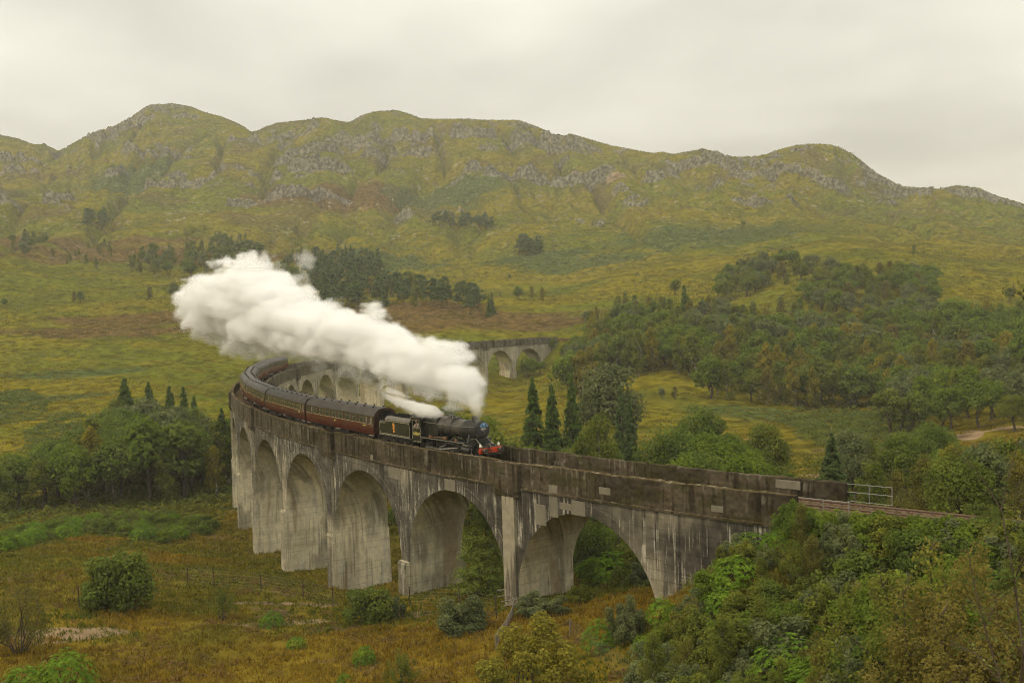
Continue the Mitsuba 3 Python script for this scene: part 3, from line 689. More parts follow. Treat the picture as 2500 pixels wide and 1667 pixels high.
def ring_wheel(x, y, z, r, w, spokes):
    t = np.linspace(0, 2 * math.pi, 33)
    prof = [(r, -w / 2), (r, w / 2), (r * .88, w / 2), (r * .88, -w / 2), (r, -w / 2)]
    g = np.array([[(x + q * math.cos(a), y + yy, z + q * math.sin(a)) for q, yy in prof] for a in t])
    ms = [sheet(g), disc((x, y, z), (0, 1, 0), r * .16, w * 1.2, 12)]
    for k in range(spokes):
        a = 2 * math.pi * k / spokes
        ms.append(tube((x + .12 * r * math.cos(a), y, z + .12 * r * math.sin(a)), (x + .9 * r * math.cos(a), y, z + .9 * r * math.sin(a)), .035 * r + .012, 5))
    return cat(ms)
def outline(poly, w):
    """a thin lining frame just inside a polygon (x, z)"""
    p = sg.Polygon(poly); q = p.buffer(-.001); return q.difference(q.buffer(-w))
def lining(shape, y, side=-1, t=.008):
    ms = []
    for g in getattr(shape, 'geoms', [shape]):
        m = trimesh.creation.extrude_polygon(g, t, engine='earcut'); v = m.vertices
        m.vertices = np.c_[v[:, 0], y + side * v[:, 2], v[:, 1]]; ms.append(m)
    return cat(ms)
def rounded(x0, x1, z0, z1, r): return sg.box(x0 + r, z0 + r, x1 - r, z1 - r).buffer(r, quad_segs=5)

ST = 14.1                                         # the front buffers stand here along the line
loco = thing('steam_locomotive', 'black steam locomotive numbered 45407 with a red buffer beam crossing the viaduct', 'steam locomotive')
ML = vehicle_matrix(ST + 6.3, 6.5)
def lp(base, mesh, mat, smooth=30, parent=None, label=None):
    m = mesh.copy(); m.apply_translation((6.3, 0, 0)); m.apply_transform(ML)
    return part(parent or loco, base, m, mat, smooth, label)
BC = 2.72
lp('smokebox', loft([(-1.80, circ(BC, .80)), (-1.86, circ(BC, .875)), (-3.95, circ(BC, .875))]), 'smokebox_black')
dish = [(-1.80, circ(BC, .78))] + [(-1.80 + .17 * math.sin(a), circ(BC, .74 * math.cos(a) + .001)) for a in np.linspace(0, 1.5, 7)]
door = lp('smokebox_door', loft(dish), 'smokebox_black')
t = np.linspace(0, 2 * math.pi, 41)
lp('door_ring', pipe([(-1.77, .79 * math.cos(a), BC + .79 * math.sin(a)) for a in t], .035, 6), 'boiler_grey', parent=door)
lp('hinge', cat([tube((-1.68, -.72, BC + .34), (-1.62, .2, BC + .34), .035), tube((-1.68, -.72, BC - .34), (-1.62, .2, BC - .34), .035)]), 'loco_black', parent=door)
lp('dart_handle', cat([disc((-1.6, 0, BC), (1, 0, 0), .06, .12, 10), tube((-1.56, 0, BC), (-1.56, .16, BC - .2), .018, 6)]), 'bright_steel', parent=door)
pl = rbox(-1.63, 0, BC + .16, .03, .62, .17, .008)
lp('number_plate', pl, 'smokebox_black', False, parent=door)
tm = meshkit.text_mesh('45407', .125, .02, True); v = tm.vertices - [tm.bounds.mean(0)[0], tm.bounds.mean(0)[1], 0]
tm.vertices = np.c_[-1.615 + v[:, 2], v[:, 0], BC + .16 + v[:, 1]]
lp('plate_number', tm, 'number_white', False)
arch = sg.Polygon([(-.42, 0), (.42, 0), (.42, .10), (.34, .15), (.29, .28), (.16, .35), (-.16, .35), (-.29, .28), (-.34, .15), (-.42, .10)])
def front_plate(shape, x, t, z):
    ms = []
    for g in getattr(shape, 'geoms', [shape]):
        m = trimesh.creation.extrude_polygon(g, t, engine='earcut'); v = m.vertices
        ms.append(trimesh.Trimesh(np.c_[x + v[:, 2], v[:, 0], z + v[:, 1]], m.faces, process=False))
    return cat(ms)
hb = lp('headboard', front_plate(arch, -1.52, .03, BC + .36), 'headboard_blue', False, label='blue arched headboard above the number plate')
lp('border', front_plate(arch.difference(arch.buffer(-.035)), -1.486, .012, BC + .36), 'headboard_pale', False, parent=hb)
lp('crest', front_plate(sg.Polygon([(-.09, .15), (.09, .15), (.12, .24), (.05, .34), (-.05, .34), (-.12, .24)]), -1.486, .012, BC + .36), 'headboard_pale', False, parent=hb)
lp('headboard_bracket', tube((-1.6, 0, BC + .45), (-1.8, 0, BC + .85), .03), 'loco_black')
lp('chimney', loft([(-0.0, circ(0, .30, 24))] * 2) if False else trimesh.util.concatenate([
    cat([sheet(np.array([[(-2.80 + r * math.cos(a), r * math.sin(a), z) for z, r in [(3.45, .46), (3.56, .33), (3.62, .295), (3.83, .28), (3.85, .335), (3.90, .345), (3.92, .31), (3.92, .22), (3.6, .20)]] for a in np.linspace(0, 2 * math.pi, 25)]))])]), 'smokebox_black')
lp('boiler', loft([(-3.95, circ(BC, .80)), (-4.0, circ(BC, .815)), (-7.95, circ(BC + .03, .87))]), 'boiler_grey')
for x in (-4.9, -5.9, -6.9, -7.85):
    r = .815 + (.055 * (-4.0 - x) / 3.95)
    lp('boiler_band', loft([(x + .03, circ(BC + .01, r + .012)), (x - .03, circ(BC + .01, r + .012))]), 'boiler_grey')
def belpaire(x, w, top, bot, rr):
    q = sg.box(-w, bot, w, top).buffer(-rr).buffer(rr, quad_segs=6)
    c = np.array(q.exterior.coords)[:-1]
    tt = np.linspace(0, 1, 41)[:-1]
    L = q.exterior
    return [(L.interpolate(a, normalized=True).x, L.interpolate(a, normalized=True).y) for a in tt]
lp('firebox', loft([(-7.95, belpaire(0, .86, 3.60, 1.5, .33)), (-8.05, belpaire(0, .89, 3.63, 1.5, .28)), (-10.25, belpaire(0, .89, 3.60, 1.5, .22))]), 'loco_black')
dome = [(r * math.cos(a), r * math.sin(a), z) for a in [0] for z, r in [(0, 0)]]
def lathe(cx, cy, prof, n=24):
    return sheet(np.array([[(cx + r * math.cos(a), cy + r * math.sin(a), z) for z, r in prof] for a in np.linspace(0, 2 * math.pi, n + 1)]))
lp('dome', lathe(-6.75, 0, [(3.42, .46), (3.58, .40), (3.76, .36), (3.86, .27), (3.90, .12), (3.905, .001)]), 'boiler_grey')
lp('top_feed', cat([lathe(-5.7, 0, [(3.42, .32), (3.62, .28), (3.74, .2), (3.78, .001)])] + [pipe([(-5.7, sg_ * .2, 3.66), (-5.72, sg_ * .55, 3.50), (-5.75, sg_ * .80, 3.1), (-5.78, sg_ * .86, 2.5)], .05, 6) for sg_ in (1, -1)]), 'boiler_grey')
lp('whistle_pipe', pipe([(-7.2, -.35, 3.52), (-7.1, -.35, 3.92), (-6.2, -.33, 3.95), (-6.05, -.33, 3.55)], .028, 6), 'bright_steel')
for y in (-.22, .22): lp('safety_valve', lathe(-8.5, y, [(3.55, .12), (3.72, .11), (3.80, .07), (3.86, .07), (3.87, .001)], 12), 'copper')
for sg_ in (1, -1):
    lp('handrail', pipe([(-1.9, sg_ * .90, BC + .42), (-4.0, sg_ * .93, BC + .30), (-10.2, sg_ * .98, BC + .32)], .022, 6), 'bright_steel')
    lp('steam_pipe', tube((-2.65, sg_ * .80, 2.35), (-2.55, sg_ * 1.12, 1.55), .13, 10), 'smokebox_black')
    lp('running_plate', cat([rbox(-6.55, sg_ * 1.16, 1.60, 7.5, .38, .06, .01), rbox(-6.55, sg_ * 1.335, 1.575, 7.5, .03, .12, .005)]), 'loco_black', False)
    lp('plate_edge', box(-6.55, sg_ * 1.354, 1.60, 7.5, .008, .055), 'lining_grey', False)
    cy = sg_ * 1.07
    c = lp('cylinder', cat([tube((-3.25, cy, .99), (-2.0, cy, .92), .42, 20), rbox(-2.62, sg_ * 1.05, 1.32, 1.15, .66, .34, .06), tube((-3.4, cy, 1.36), (-1.85, cy, 1.30), .17, 12)]), 'loco_black')
    lp('valve_cover', rbox(-2.62, sg_ * 1.385, 1.44, .8, .02, .07, .005), 'lining_grey', False, parent=c)
    lp('slide_bar', cat([box(-4.1, cy, 1.20, 1.5, .08, .06), box(-4.1, cy, .86, 1.5, .08, .06), rbox(-4.2, cy, 1.03, .34, .12, .38, .03)]), 'dark_steel', False)
    for x in (-1.62, -3.60): lp('bogie_wheel', ring_wheel(x, sg_ * .76, .50, .50, .14, 8), 'dark_steel')
    for x in (-5.35, -7.48, -9.92): lp('driving_wheel', ring_wheel(x, sg_ * .76, .915, .915, .15, 16), 'dark_steel')
    zz = .915 - .28
    lp('coupling_rod', cat([rbox(-7.635, sg_ * .95, zz, 4.75, .06, .13, .02)] + [disc((x, sg_ * .95, zz), (0, 1, 0), .13, .1, 12) for x in (-5.35, -7.48, -9.92)]), 'bright_steel', False)
    lp('connecting_rod', tube((-4.2, sg_ * 1.07, 1.02), (-7.48, sg_ * 1.07, zz), .065, 6), 'bright_steel', False)
    lp('valve_gear', cat([tube((-4.35, sg_ * 1.02, 1.36), (-6.3, sg_ * 1.02, 1.30), .04, 6), tube((-6.3, sg_ * 1.02, 1.55), (-6.42, sg_ * 1.02, 1.05), .06, 6), tube((-6.4, sg_ * 1.05, 1.1), (-7.4, sg_ * 1.05, .85), .035, 6), tube((-4.3, sg_ * 1.04, 1.36), (-4.2, sg_ * 1.04, .72), .035, 6)]), 'bright_steel')
    lp('injector', cat([rbox(-9.0, sg_ * 1.05, 1.72, .30, .22, .24, .04), tube((-8.9, sg_ * 1.0, 1.7), (-6.2, sg_ * .95, 1.78), .03, 6), rbox(-6.4, sg_ * 1.05, 1.77, .55, .24, .26, .05), rbox(-4.6, sg_ * 1.05, 1.72, .3, .2, .2, .04)]), 'copper' if sg_ < 0 else 'dark_steel')
    lp('front_curve', pipe([(-2.85, sg_ * 1.28, 1.58), (-2.80, sg_ * 1.28, 1.15), (-2.6, sg_ * 1.28, .95)], .022, 6), 'bright_steel')
    lp('step', pipe([(-1.95, sg_ * 1.2, 1.3), (-1.9, sg_ * 1.22, .72), (-1.5, sg_ * 1.22, .55), (-.65, sg_ * 1.22, .56)], .022, 6), 'bright_steel')
    lp('platform_stay', tube((-1.95, sg_ * .62, 2.0), (-.75, sg_ * .72, 1.32), .028, 6), 'bright_steel')
    lp('buffer', cat([tube((-.58, sg_ * .865, 1.06), (-.22, sg_ * .865, 1.06), .14, 14), tube((-.22, sg_ * .865, 1.06), (-.06, sg_ * .865, 1.06), .085, 12), disc((-.03, sg_ * .865, 1.06), (1, 0, 0), .24, .06, 24)]), 'dark_steel')
    lp('buffer_rim', pipe([(-.02, sg_ * .865 + .235 * math.cos(a), 1.06 + .235 * math.sin(a)) for a in np.linspace(0, 2 * math.pi, 25)], .016, 5), 'bright_steel')
    lm = lp('lamp', cat([rbox(-.72, sg_ * 1.02, 1.47, .16, .17, .24, .025), tube((-.72, sg_ * 1.02, 1.58), (-.72, sg_ * 1.02, 1.68), .055, 10), disc((-.63, sg_ * 1.02, 1.47), (1, 0, 0), .055, .05, 12)]), 'lamp_white')
lp('saddle', cat([box(-2.75, 0, 1.75, 1.7, 1.1, .6), box(-2.0, 0, 1.55, .5, 1.25, .12)]), 'loco_black', False)
lp('frames', cat([box(-6.3, sg_ * .55, 1.15, 11.2, .05, .75) for sg_ in (1, -1)] + [box(-6.3, 0, 1.2, 10, 1.05, .3)]), 'loco_black', False)
lp('front_platform', cat([rbox(-1.25, 0, 1.33, 1.2, 1.7, .05, .01), rbox(-2.1, 0, 1.68, .06, 2.3, .62, .02)]), 'loco_black', False)
lp('platform_edge', cat([box(-2.05, 0, 2.0, .05, 2.3, .03), box(-.68, 0, 1.62, .03, 1.0, .03)]), 'lining_grey', False)
bb = lp('buffer_beam', rbox(-.61, 0, 1.04, .10, 2.55, .46, .02), 'beam_red', False, label='bright red buffer beam')
lp('coupling_hook', cat([rbox(-.48, 0, 1.06, .18, .09, .13, .02)] + [pipe([(-.42, 0, 1.0), (-.40, .07, .85), (-.40, 0, .62), (-.40, -.07, .85), (-.42, 0, 1.0)], .025, 6)]), 'dark_steel')
lp('brake_hose', pipe([(-.56, -.22, .9), (-.52, -.22, 1.55), (-.40, -.22, 1.60), (-.36, -.22, 1.25), (-.4, -.2, .95)], .03, 7), 'gangway_black')
lp('middle_lamp_bracket', tube((-.64, 0, 1.26), (-.64, 0, 1.58), .018, 6), 'lamp_white')
# cab
W = 1.30
prof = []
def cab_section(x):
    t = np.linspace(math.pi * .5 - .86, math.pi * .5 + .86, 15)
    r = 1.72
    return [(r * math.cos(a), 3.88 - r + r * math.sin(a)) for a in t]
rf = np.array([[(x, y, z) for y, z in cab_section(x)] for x in (-10.15, -11.2, -12.25)])
rf2 = rf.copy(); rf2[..., 2] -= .05
cab = lp('cab', cat([box(-10.27, 0, 2.55, .06, 2 * W, 1.9)]), 'loco_black', False)
lp('roof', cat([sheet(rf), sheet(rf2), ]), 'boiler_grey', 20, parent=cab)
for sg_ in (1, -1):
    side = sg.Polygon([(-10.24, 1.05), (-10.24, 3.42), (-12.0, 3.42), (-12.0, 3.05), (-11.80, 2.55), (-11.92, 2.25), (-11.92, 1.05)]).difference(rounded(-11.72, -10.55, 2.52, 3.18, .12))
    lp('cab_side', lining(side, sg_ * (W - .02), sg_, .03), 'tender_black', False, parent=cab)
    lp('cab_lining', lining(outline(rounded(-11.85, -10.30, 1.10, 2.45, .1).exterior.coords, .035), sg_ * (W + .012), sg_, .006), 'lining_cream', False, parent=cab)
    lp('cab_number', side_text('45407', .27, -11.08, sg_ * (W + .012), 1.88, True, sg_), 'number_yellow', False, parent=cab)
    lp('window_frame', lining(rounded(-11.76, -10.51, 2.48, 3.22, .13).difference(rounded(-11.72, -10.55, 2.52, 3.18, .12)), sg_ * (W + .012), sg_, .012), 'lining_grey', False, parent=cab)
    lp('power_class', side_text('5', .09, -11.08, sg_ * (W + .012), 2.28, True, sg_), 'number_yellow', False, parent=cab)
lp('backhead', cat([box(-10.45, 0, 2.3, .3, 1.7, 1.7)]), 'cab_dark', False, parent=cab)
lp('floor', box(-11.3, 0, 1.30, 2.1, 2.4, .08), 'cab_dark', False, parent=cab)
lp('cab_steps', cat([box(-12.0, sg_ * 1.2, z, .45, .25, .04) for z in (.45, .85) for sg_ in (1, -1)] + [box(-12.0, sg_ * 1.31, .8, .45, .03, .9) for sg_ in (1, -1)]), 'loco_black', False)

# the tender
tender = thing('tender', 'black tender with orange emblem and cream lining coupled behind the locomotive cab', 'tender')
ML = vehicle_matrix(ST + 15.9, 5.2)
OFF = 15.9
def tp(base, mesh, mat, smooth=30, parent=None, label=None):
    m = mesh.copy(); m.apply_translation((OFF, 0, 0)); m.apply_transform(ML)
    return part(parent or tender, base, m, mat, smooth, label)
def tsec(w, z0, z1, lean):
    return [(-w, z0), (-w, z1), (-w + .03, z1 + .14), (-w + .16, z1 + .30), (-w + lean, z1 + .36), (w - lean, z1 + .36), (w - .16, z1 + .30), (w - .03, z1 + .14), (w, z1), (w, z0)]
body = tp('tank', loft([(-12.45, tsec(1.27, 1.28, 2.80, .42)), (-17.55, tsec(1.27, 1.28, 2.80, .42))]), 'tender_black', 20)
tp('rear_tank', loft([(-17.55, [(-1.27, 1.28), (-1.27, 2.55), (-1.2, 2.66), (1.2, 2.66), (1.27, 2.55), (1.27, 1.28)]), (-18.85, [(-1.27, 1.28), (-1.27, 2.55), (-1.2, 2.66), (1.2, 2.66), (1.27, 2.55), (1.27, 1.28)])]), 'tender_black', 20)
tp('side_fairing', cat([trimesh.Trimesh(*(lambda m: (np.c_[m.vertices[:, 0], sg_ * (1.262 + .008) + 0 * m.vertices[:, 2] - sg_ * m.vertices[:, 2], m.vertices[:, 1]], m.faces))(trimesh.creation.extrude_polygon(sg.Polygon([(-17.56, 2.5), (-17.56, 2.98), (-17.62, 2.86), (-17.72, 2.68), (-17.9, 2.6), (-18.0, 2.5)]), .04, engine='earcut')), process=False) for sg_ in (1, -1)]), 'tender_black', False)
tp('coal_top', cat([sheet(np.stack([np.stack([np.full(12, x), np.linspace(-.85, .85, 12), 3.18 + .10 * (1 - np.linspace(-1, 1, 12)**2) + .10 * meshkit.noise(np.stack([np.full(12, x * 3), np.linspace(0, 6, 12), np.zeros(12)], -1))], -1) for x in np.linspace(-12.6, -17.3, 30)]))]), 'coal', False)
for sg_ in (1, -1):
    tp('side_plate', loft([(-12.44, [(sg_ * 1.275, 2.80), (sg_ * 1.248, 2.945), (sg_ * 1.115, 3.105), (sg_ * .86, 3.172), (sg_ * .85, 3.16), (sg_ * 1.1, 3.09), (sg_ * 1.235, 2.94), (sg_ * 1.26, 2.80)]), (-17.56, [(sg_ * 1.275, 2.80), (sg_ * 1.248, 2.945), (sg_ * 1.115, 3.105), (sg_ * .86, 3.172), (sg_ * .85, 3.16), (sg_ * 1.1, 3.09), (sg_ * 1.235, 2.94), (sg_ * 1.26, 2.80)])]), 'tender_top_grey', 30)
    shp = sg.Polygon([(-12.5, 1.36), (-12.5, 2.74), (-17.45, 2.74), (-17.55, 2.62), (-17.8, 2.48), (-18.78, 2.48), (-18.78, 1.36)]).buffer(-.06).buffer(.06)
    tp('tender_lining', lining(outline(shp.exterior.coords, .04), sg_ * 1.274, sg_, .006), 'lining_cream', False)
    tp('frame', lining(sg.Polygon([(-12.5, 1.22), (-18.9, 1.22), (-18.9, .9), (-18.5, .45), (-17.8, .45), (-17.5, .8), (-16.5, .45), (-15.6, .45), (-15.2, .8), (-14.2, .45), (-13.4, .45), (-12.9, .85), (-12.5, .9)]), sg_ * 1.02, sg_, .04), 'loco_black', False)
    for x in (-13.75, -16.05, -18.3):
        w = tp('wheel', ring_wheel(x, sg_ * .76, .64, .64, .14, 12), 'dark_steel')
        tp('axle_box', rbox(x, sg_ * 1.1, .62, .3, .14, .36, .03), 'dark_steel', False, parent=w)
    # lion standing over a wheel, in orange
    em = [sg.Point(-15.75, 2.02).buffer(.19, quad_segs=8).difference(sg.Point(-15.75, 2.02).buffer(.13, quad_segs=8)), sg.box(-15.775, 1.85, -15.725, 2.19), sg.box(-15.92, 1.995, -15.58, 2.045), sg.Point(-15.75, 2.02).buffer(.06),
          sg.box(-15.98, 1.98, -15.52, 2.06), sg.Polygon([(-15.95, 2.24), (-15.55, 2.24), (-15.52, 2.34), (-15.60, 2.40), (-15.66, 2.56), (-15.78, 2.58), (-15.84, 2.50), (-15.74, 2.46), (-15.73, 2.38), (-15.88, 2.36), (-15.95, 2.44), (-16.0, 2.56), (-16.03, 2.54), (-16.0, 2.38)]), sg.Polygon([(-15.86, 1.82), (-15.64, 1.82), (-15.60, 1.68), (-15.68, 1.60), (-15.82, 1.60), (-15.90, 1.68)])]
    tp('emblem', lining(shapely.union_all([shapely.affinity.scale(e, 1 if sg_ < 0 else 1, 1, origin=(-15.75, 2.0)) for e in em]), sg_ * 1.274, sg_, .008), 'emblem_orange', False, label='orange lion and wheel emblem')
    tp('running_board', box(-15.65, sg_ * 1.24, 1.26, 6.5, .14, .05), 'lining_grey', False)
    tp('buffer', cat([tube((-18.9, sg_ * .865, 1.06), (-19.33, sg_ * .865, 1.06), .11, 12), disc((-19.36, sg_ * .865, 1.06), (1, 0, 0), .23, .06, 20)]), 'dark_steel')
tp('rear_beam', box(-18.92, 0, 1.05, .1, 2.5, .42), 'loco_black', False)
tp('filler', cat([lathe(-18.2, 0, [(2.6, .3), (2.8, .3), (2.83, .25), (2.84, .001)])]), 'loco_black')
tp('front_plate', cat([box(-12.5, 0, 2.5, .05, 2.3, 1.2)]), 'cab_dark', False)

# the driver leaning at the cab window
ML = vehicle_matrix(ST + 6.3, 6.5)
drv = thing('person', 'driver in dark overalls leaning out of the locomotive cab window, face forward', 'person')
scene['skin'] = diffuse((0.42, 0.27, 0.19)); scene['overalls'] = diffuse((0.10, 0.055, 0.05)); scene['shirt'] = diffuse((0.42, 0.40, 0.36)); scene['hair'] = diffuse((0.10, 0.09, 0.08))
def bones(js, bs, step=.03):
    M = None
    for a, b in bs:
        (pa, ra), (pb, rb) = js[a], js[b]
        pts = np.vstack([np.asarray(pa) + ra * S_ for S_ in _sph] + [np.asarray(pb) + rb * S_ for S_ in _sph])
        h = m3.Manifold.hull_points(pts.astype(np.float32)); M = h if M is None else M + h
    M = M.refine_to_length(step); q = M.to_mesh()
    m = trimesh.Trimesh(q.vert_properties[:, :3], q.tri_verts)
    trimesh.smoothing.filter_taubin(m, iterations=8)
    return m
_sph = [s_ for s_ in trimesh.creation.icosphere(1).vertices]
J = {'hip': ((-11.15, -.95, 2.15), .17), 'chest': ((-11.12, -1.12, 2.66), .17), 'shL': ((-11.35, -1.10, 2.80), .075), 'shR': ((-10.92, -1.14, 2.80), .075), 'neck': ((-11.10, -1.22, 2.92), .06), 'head': ((-11.06, -1.30, 3.06), .085), 'brow': ((-11.05, -1.31, 3.11), .09), 'chin': ((-11.0, -1.33, 3.0), .05),
     'elL': ((-11.42, -1.34, 2.58), .055), 'haL': ((-11.18, -1.40, 2.56), .038), 'elR': ((-10.80, -1.36, 2.57), .055), 'haR': ((-11.02, -1.42, 2.575), .038),
     'kneeL': ((-11.2, -.85, 1.75), .09), 'kneeR': ((-11.0, -.9, 1.75), .09), 'ftL': ((-11.2, -.8, 1.38), .06), 'ftR': ((-11.0, -.85, 1.38), .06)}
for q in range(5):                                # fingers of each hand on the sill
    J[f'fL{q}'] = ((-11.10 + .0 * q, -1.36 - .022 * q, 2.545 + (.02 if q == 0 else 0)), .011); J[f'fR{q}'] = ((-11.10, -1.38 - .022 * q, 2.565), .011)
hd = [('chest', 'neck'), ('neck', 'head'), ('head', 'brow'), ('head', 'chin'), ('hip', 'chest'), ('chest', 'shL'), ('chest', 'shR'), ('shL', 'elL'), ('elL', 'haL'), ('shR', 'elR'), ('elR', 'haR'), ('hip', 'kneeL'), ('hip', 'kneeR'), ('kneeL', 'ftL'), ('kneeR', 'ftR')] + [('haL', f'fL{q}') for q in range(5)] + [('haR', f'fR{q}') for q in range(5)]
m = bones(J, hd, .03); m.apply_translation((6.3, 0, 0)); m.apply_transform(ML); part(drv, 'body', m, 'skin', True)
J2 = {k: (p, r + .014) for k, (p, r) in J.items()}
m = bones(J2, [('hip', 'chest'), ('chest', 'shL'), ('chest', 'shR'), ('hip', 'kneeL'), ('hip', 'kneeR'), ('kneeL', 'ftL'), ('kneeR', 'ftR')], .04); m.apply_translation((6.3, 0, 0)); m.apply_transform(ML); part(drv, 'overalls', m, 'overalls', True)
m = bones(J2, [('shL', 'elL'), ('shR', 'elR')], .04); m.apply_translation((6.3, 0, 0)); m.apply_transform(ML); part(drv, 'sleeves', m, 'shirt', True)
m = sphere((-11.075, -1.29, 3.12), .1); m.apply_translation((6.3, 0, 0)); m.apply_transform(ML); part(drv, 'cap', m, 'hair', True)

# coaches
CL = 19.9
YS = [(1.30, 1.02), (1.355, 1.35), (1.375, 1.75), (1.365, 2.15), (1.335, 2.55), (1.295, 2.95)]
def yside(z): return np.interp(z, [p[1] for p in YS], [p[0] for p in YS])
roof_pts = [(1.295, 2.95), (1.27, 3.06), (1.20, 3.22), (1.06, 3.42), (.85, 3.58), (.58, 3.70), (.30, 3.765), (0, 3.785)]
roof_ring = roof_pts + [(-y, z) for y, z in roof_pts[-2::-1]]
def curved_panel(x0, x1, z0, z1, out, sg_, n=4):
    zs = np.linspace(z0, z1, n)
    g = np.array([[(x, sg_ * (yside(z) + out), z) for z in zs] for x in (x0, x1)])
    b = np.array([[(x, sg_ * (yside(z) - .02), z) for z in zs] for x in (x0, x1)])
    ed = [sheet(np.stack([g[:, 0], b[:, 0]], 0)), sheet(np.stack([g[:, -1], b[:, -1]], 0)), sheet(np.stack([g[0], b[0]], 0)), sheet(np.stack([g[1], b[1]], 0))]
    return cat([sheet(g)] + ed)
# window plan: open coach: doors at the ends and middle, eight or nine wide bays
BAYS = [(-8.05, .62)] + [(-6.9 + 1.97 * i, 1.22) for i in range(8)] + [(8.05, .62)]
X2 = CL / 2
protos = {}
def coach_parts():
    out = []                                       # (sub key, mesh, material, smooth)
    low = [p for p in YS if p[1] <= 2.15] ; up = [p for p in YS if p[1] >= 2.15]
    for sg_ in (-1, 1):
        out.append(('body_side', sheet(np.array([[(x, sg_ * y, z) for y, z in low] for x in np.linspace(-X2, X2, 3)])), 'maroon', 20))
        out.append(('upper_side', sheet(np.array([[(x, sg_ * y, z) for y, z in up] for x in np.linspace(-X2, X2, 3)])), 'maroon_upper', 20))
        out.append(('waist_line', curved_panel(-X2 + .02, X2 - .02, 2.08, 2.115, .006, sg_, 2), 'lining_cream', False))
    out.append(('roof', cat([sheet(np.array([[(x, y * k, 2.95 + (z - 2.95) * k) for y, z in roof_ring] for x, k in ((-X2 - .02, .97), (-X2 + .08, 1.0), (0, 1.0), (X2 - .08, 1.0), (X2 + .02, .97))]))]), 'coach_roof', 30))
    for x in (-X2, X2):
        ring = [(y, z) for y, z in YS] + roof_pts[1:-1] + [(0, 3.785)] + [(-y, z) for y, z in roof_pts[-2:0:-1]] + [(-y, z) for y, z in YS[::-1]]
        v = np.array([(x, y * .995, z - .003) for y, z in ring] + [(x, 0, 2.2)]); n = len(ring); i = np.arange(n)
        out.append(('end_wall', trimesh.Trimesh(v, np.c_[i, (i + 1) % n, np.full(n, n)], process=False), 'maroon_upper', False))
        out.append(('gangway', rbox(x + math.copysign(.14, x), 0, 2.35, .27, 1.15, 2.3, .05), 'gangway_black', False))
    out.append(('underframe', cat([box(0, 0, .98, CL - .1, 2.3, .14), box(0, 0, .7, 4.2, 1.9, .45), box(-3.6, -.8, .7, 1.4, .5, .4), box(3.4, .7, .68, 1.6, .6, .45)]), 'dark_steel', False))
    out.append(('step_board', cat([box(x, sg_ * 1.33, .93, 1.1, .16, .04) for x in (-9.2, 0, 9.2) for sg_ in (1, -1)]), 'lining_grey', False))
    for bx in (-7.1, 7.1):
        b = cat([box(bx, sg_ * 1.0, .58, 3.5, .12, .25) for sg_ in (1, -1)] + [box(bx, 0, .62, .6, 2.1, .3)] + [rbox(bx + d, sg_ * 1.02, .5, .34, .2, .38, .03) for d in (-1.3, 1.3) for sg_ in (1, -1)])
        out.append(('bogie', b, 'dark_steel', False))
        for d in (-1.3, 1.3):
            for sg_ in (1, -1): out.append(('bogie__wheel', disc((bx + d, sg_ * .76, .457), (0, 1, 0), .457, .13, 20), 'dark_steel', 30))
    for sg_ in (-1, 1):
        for i, (x, w) in enumerate(BAYS):
            out.append(('window', curved_panel(x - w / 2, x + w / 2, 2.17, 2.86, .006, sg_), 'coach_glass', False))
            if w > 1:
                for e in (-1, 1): out.append(('window__curtain', curved_panel(x + e * (w / 2 - .05) - .035, x + e * (w / 2 - .05) + .035, 2.19, 2.84, .010, sg_), 'curtain', False))
                out.append(('window__top_light', curved_panel(x - w / 2 + .03, x + w / 2 - .03, 2.655, 2.675, .012, sg_, 2), 'lining_grey', False))
            else:
                out.append(('window__curtain', curved_panel(x - .16, x + .22, 2.25, 2.82, .010, sg_), 'curtain', False))
        for x in (-9.25, 9.25):
            d = ('door', cat([curved_panel(x - .36, x - .345, 1.12, 2.88, .006, sg_), curved_panel(x + .345, x + .36, 1.12, 2.88, .006, sg_)]), 'gangway_black', False)
            out.append(d)
            out.append(('door__door_window', curved_panel(x - .25, x + .25, 2.18, 2.84, .007, sg_), 'curtain' if x > 0 else 'coach_glass', False))
            out.append(('door__handle', tube((x + .24, sg_ * (yside(2.0) + .04), 1.9), (x + .24, sg_ * (yside(2.0) + .04), 2.12), .014, 5), 'bright_steel', False))
        out.append(('coach_number', cat([curved_panel(7.2 + .09 * i, 7.2 + .09 * i + .055, 1.84, 1.95, .006, sg_, 2) for i in range(8)]), 'number_yellow', False))
        out.append(('class_mark', curved_panel(-1.0, -.55, 1.72, 1.80, .006, sg_, 2), 'number_yellow', False))
    for i in range(8):
        for y in (-.52, .52):
            z = float(np.interp(.52, [p[0] for p in roof_pts[::-1]], [p[1] for p in roof_pts[::-1]]))
            out.append(('roof_vent', lathe(-8.2 + 2.34 * i + (.3 if y > 0 else 0), y, [(z - .06, .075), (z + .07, .075), (z + .085, .13), (z + .15, .11), (z + .16, .001)], 8), 'gangway_black', False))
    for sg_ in (1, -1):
        for e in (-1, 1):
            out.append(('buffer', cat([tube((e * X2, sg_ * .865, 1.06), (e * (X2 + .2), sg_ * .865, 1.06), .09, 10), disc((e * (X2 + .2), sg_ * .865, 1.06), (1, 0, 0), .2, .05, 14)]), 'dark_steel', False))
    return out
CP = [(k, mikit.ply(m, mat, sm)) for k, m, mat, sm in coach_parts()]
COACH_LABELS = ['maroon carriage coupled directly behind the black tender', 'second maroon carriage behind the tender', 'third maroon carriage behind the tender, where the train starts to bend',
                'fourth maroon carriage behind the tender, on the outermost bend of the viaduct', 'fifth maroon carriage behind the tender, just past the tightest look of the bend', 'sixth maroon carriage, next to last in the train', 'last maroon carriage at the tail of the train']
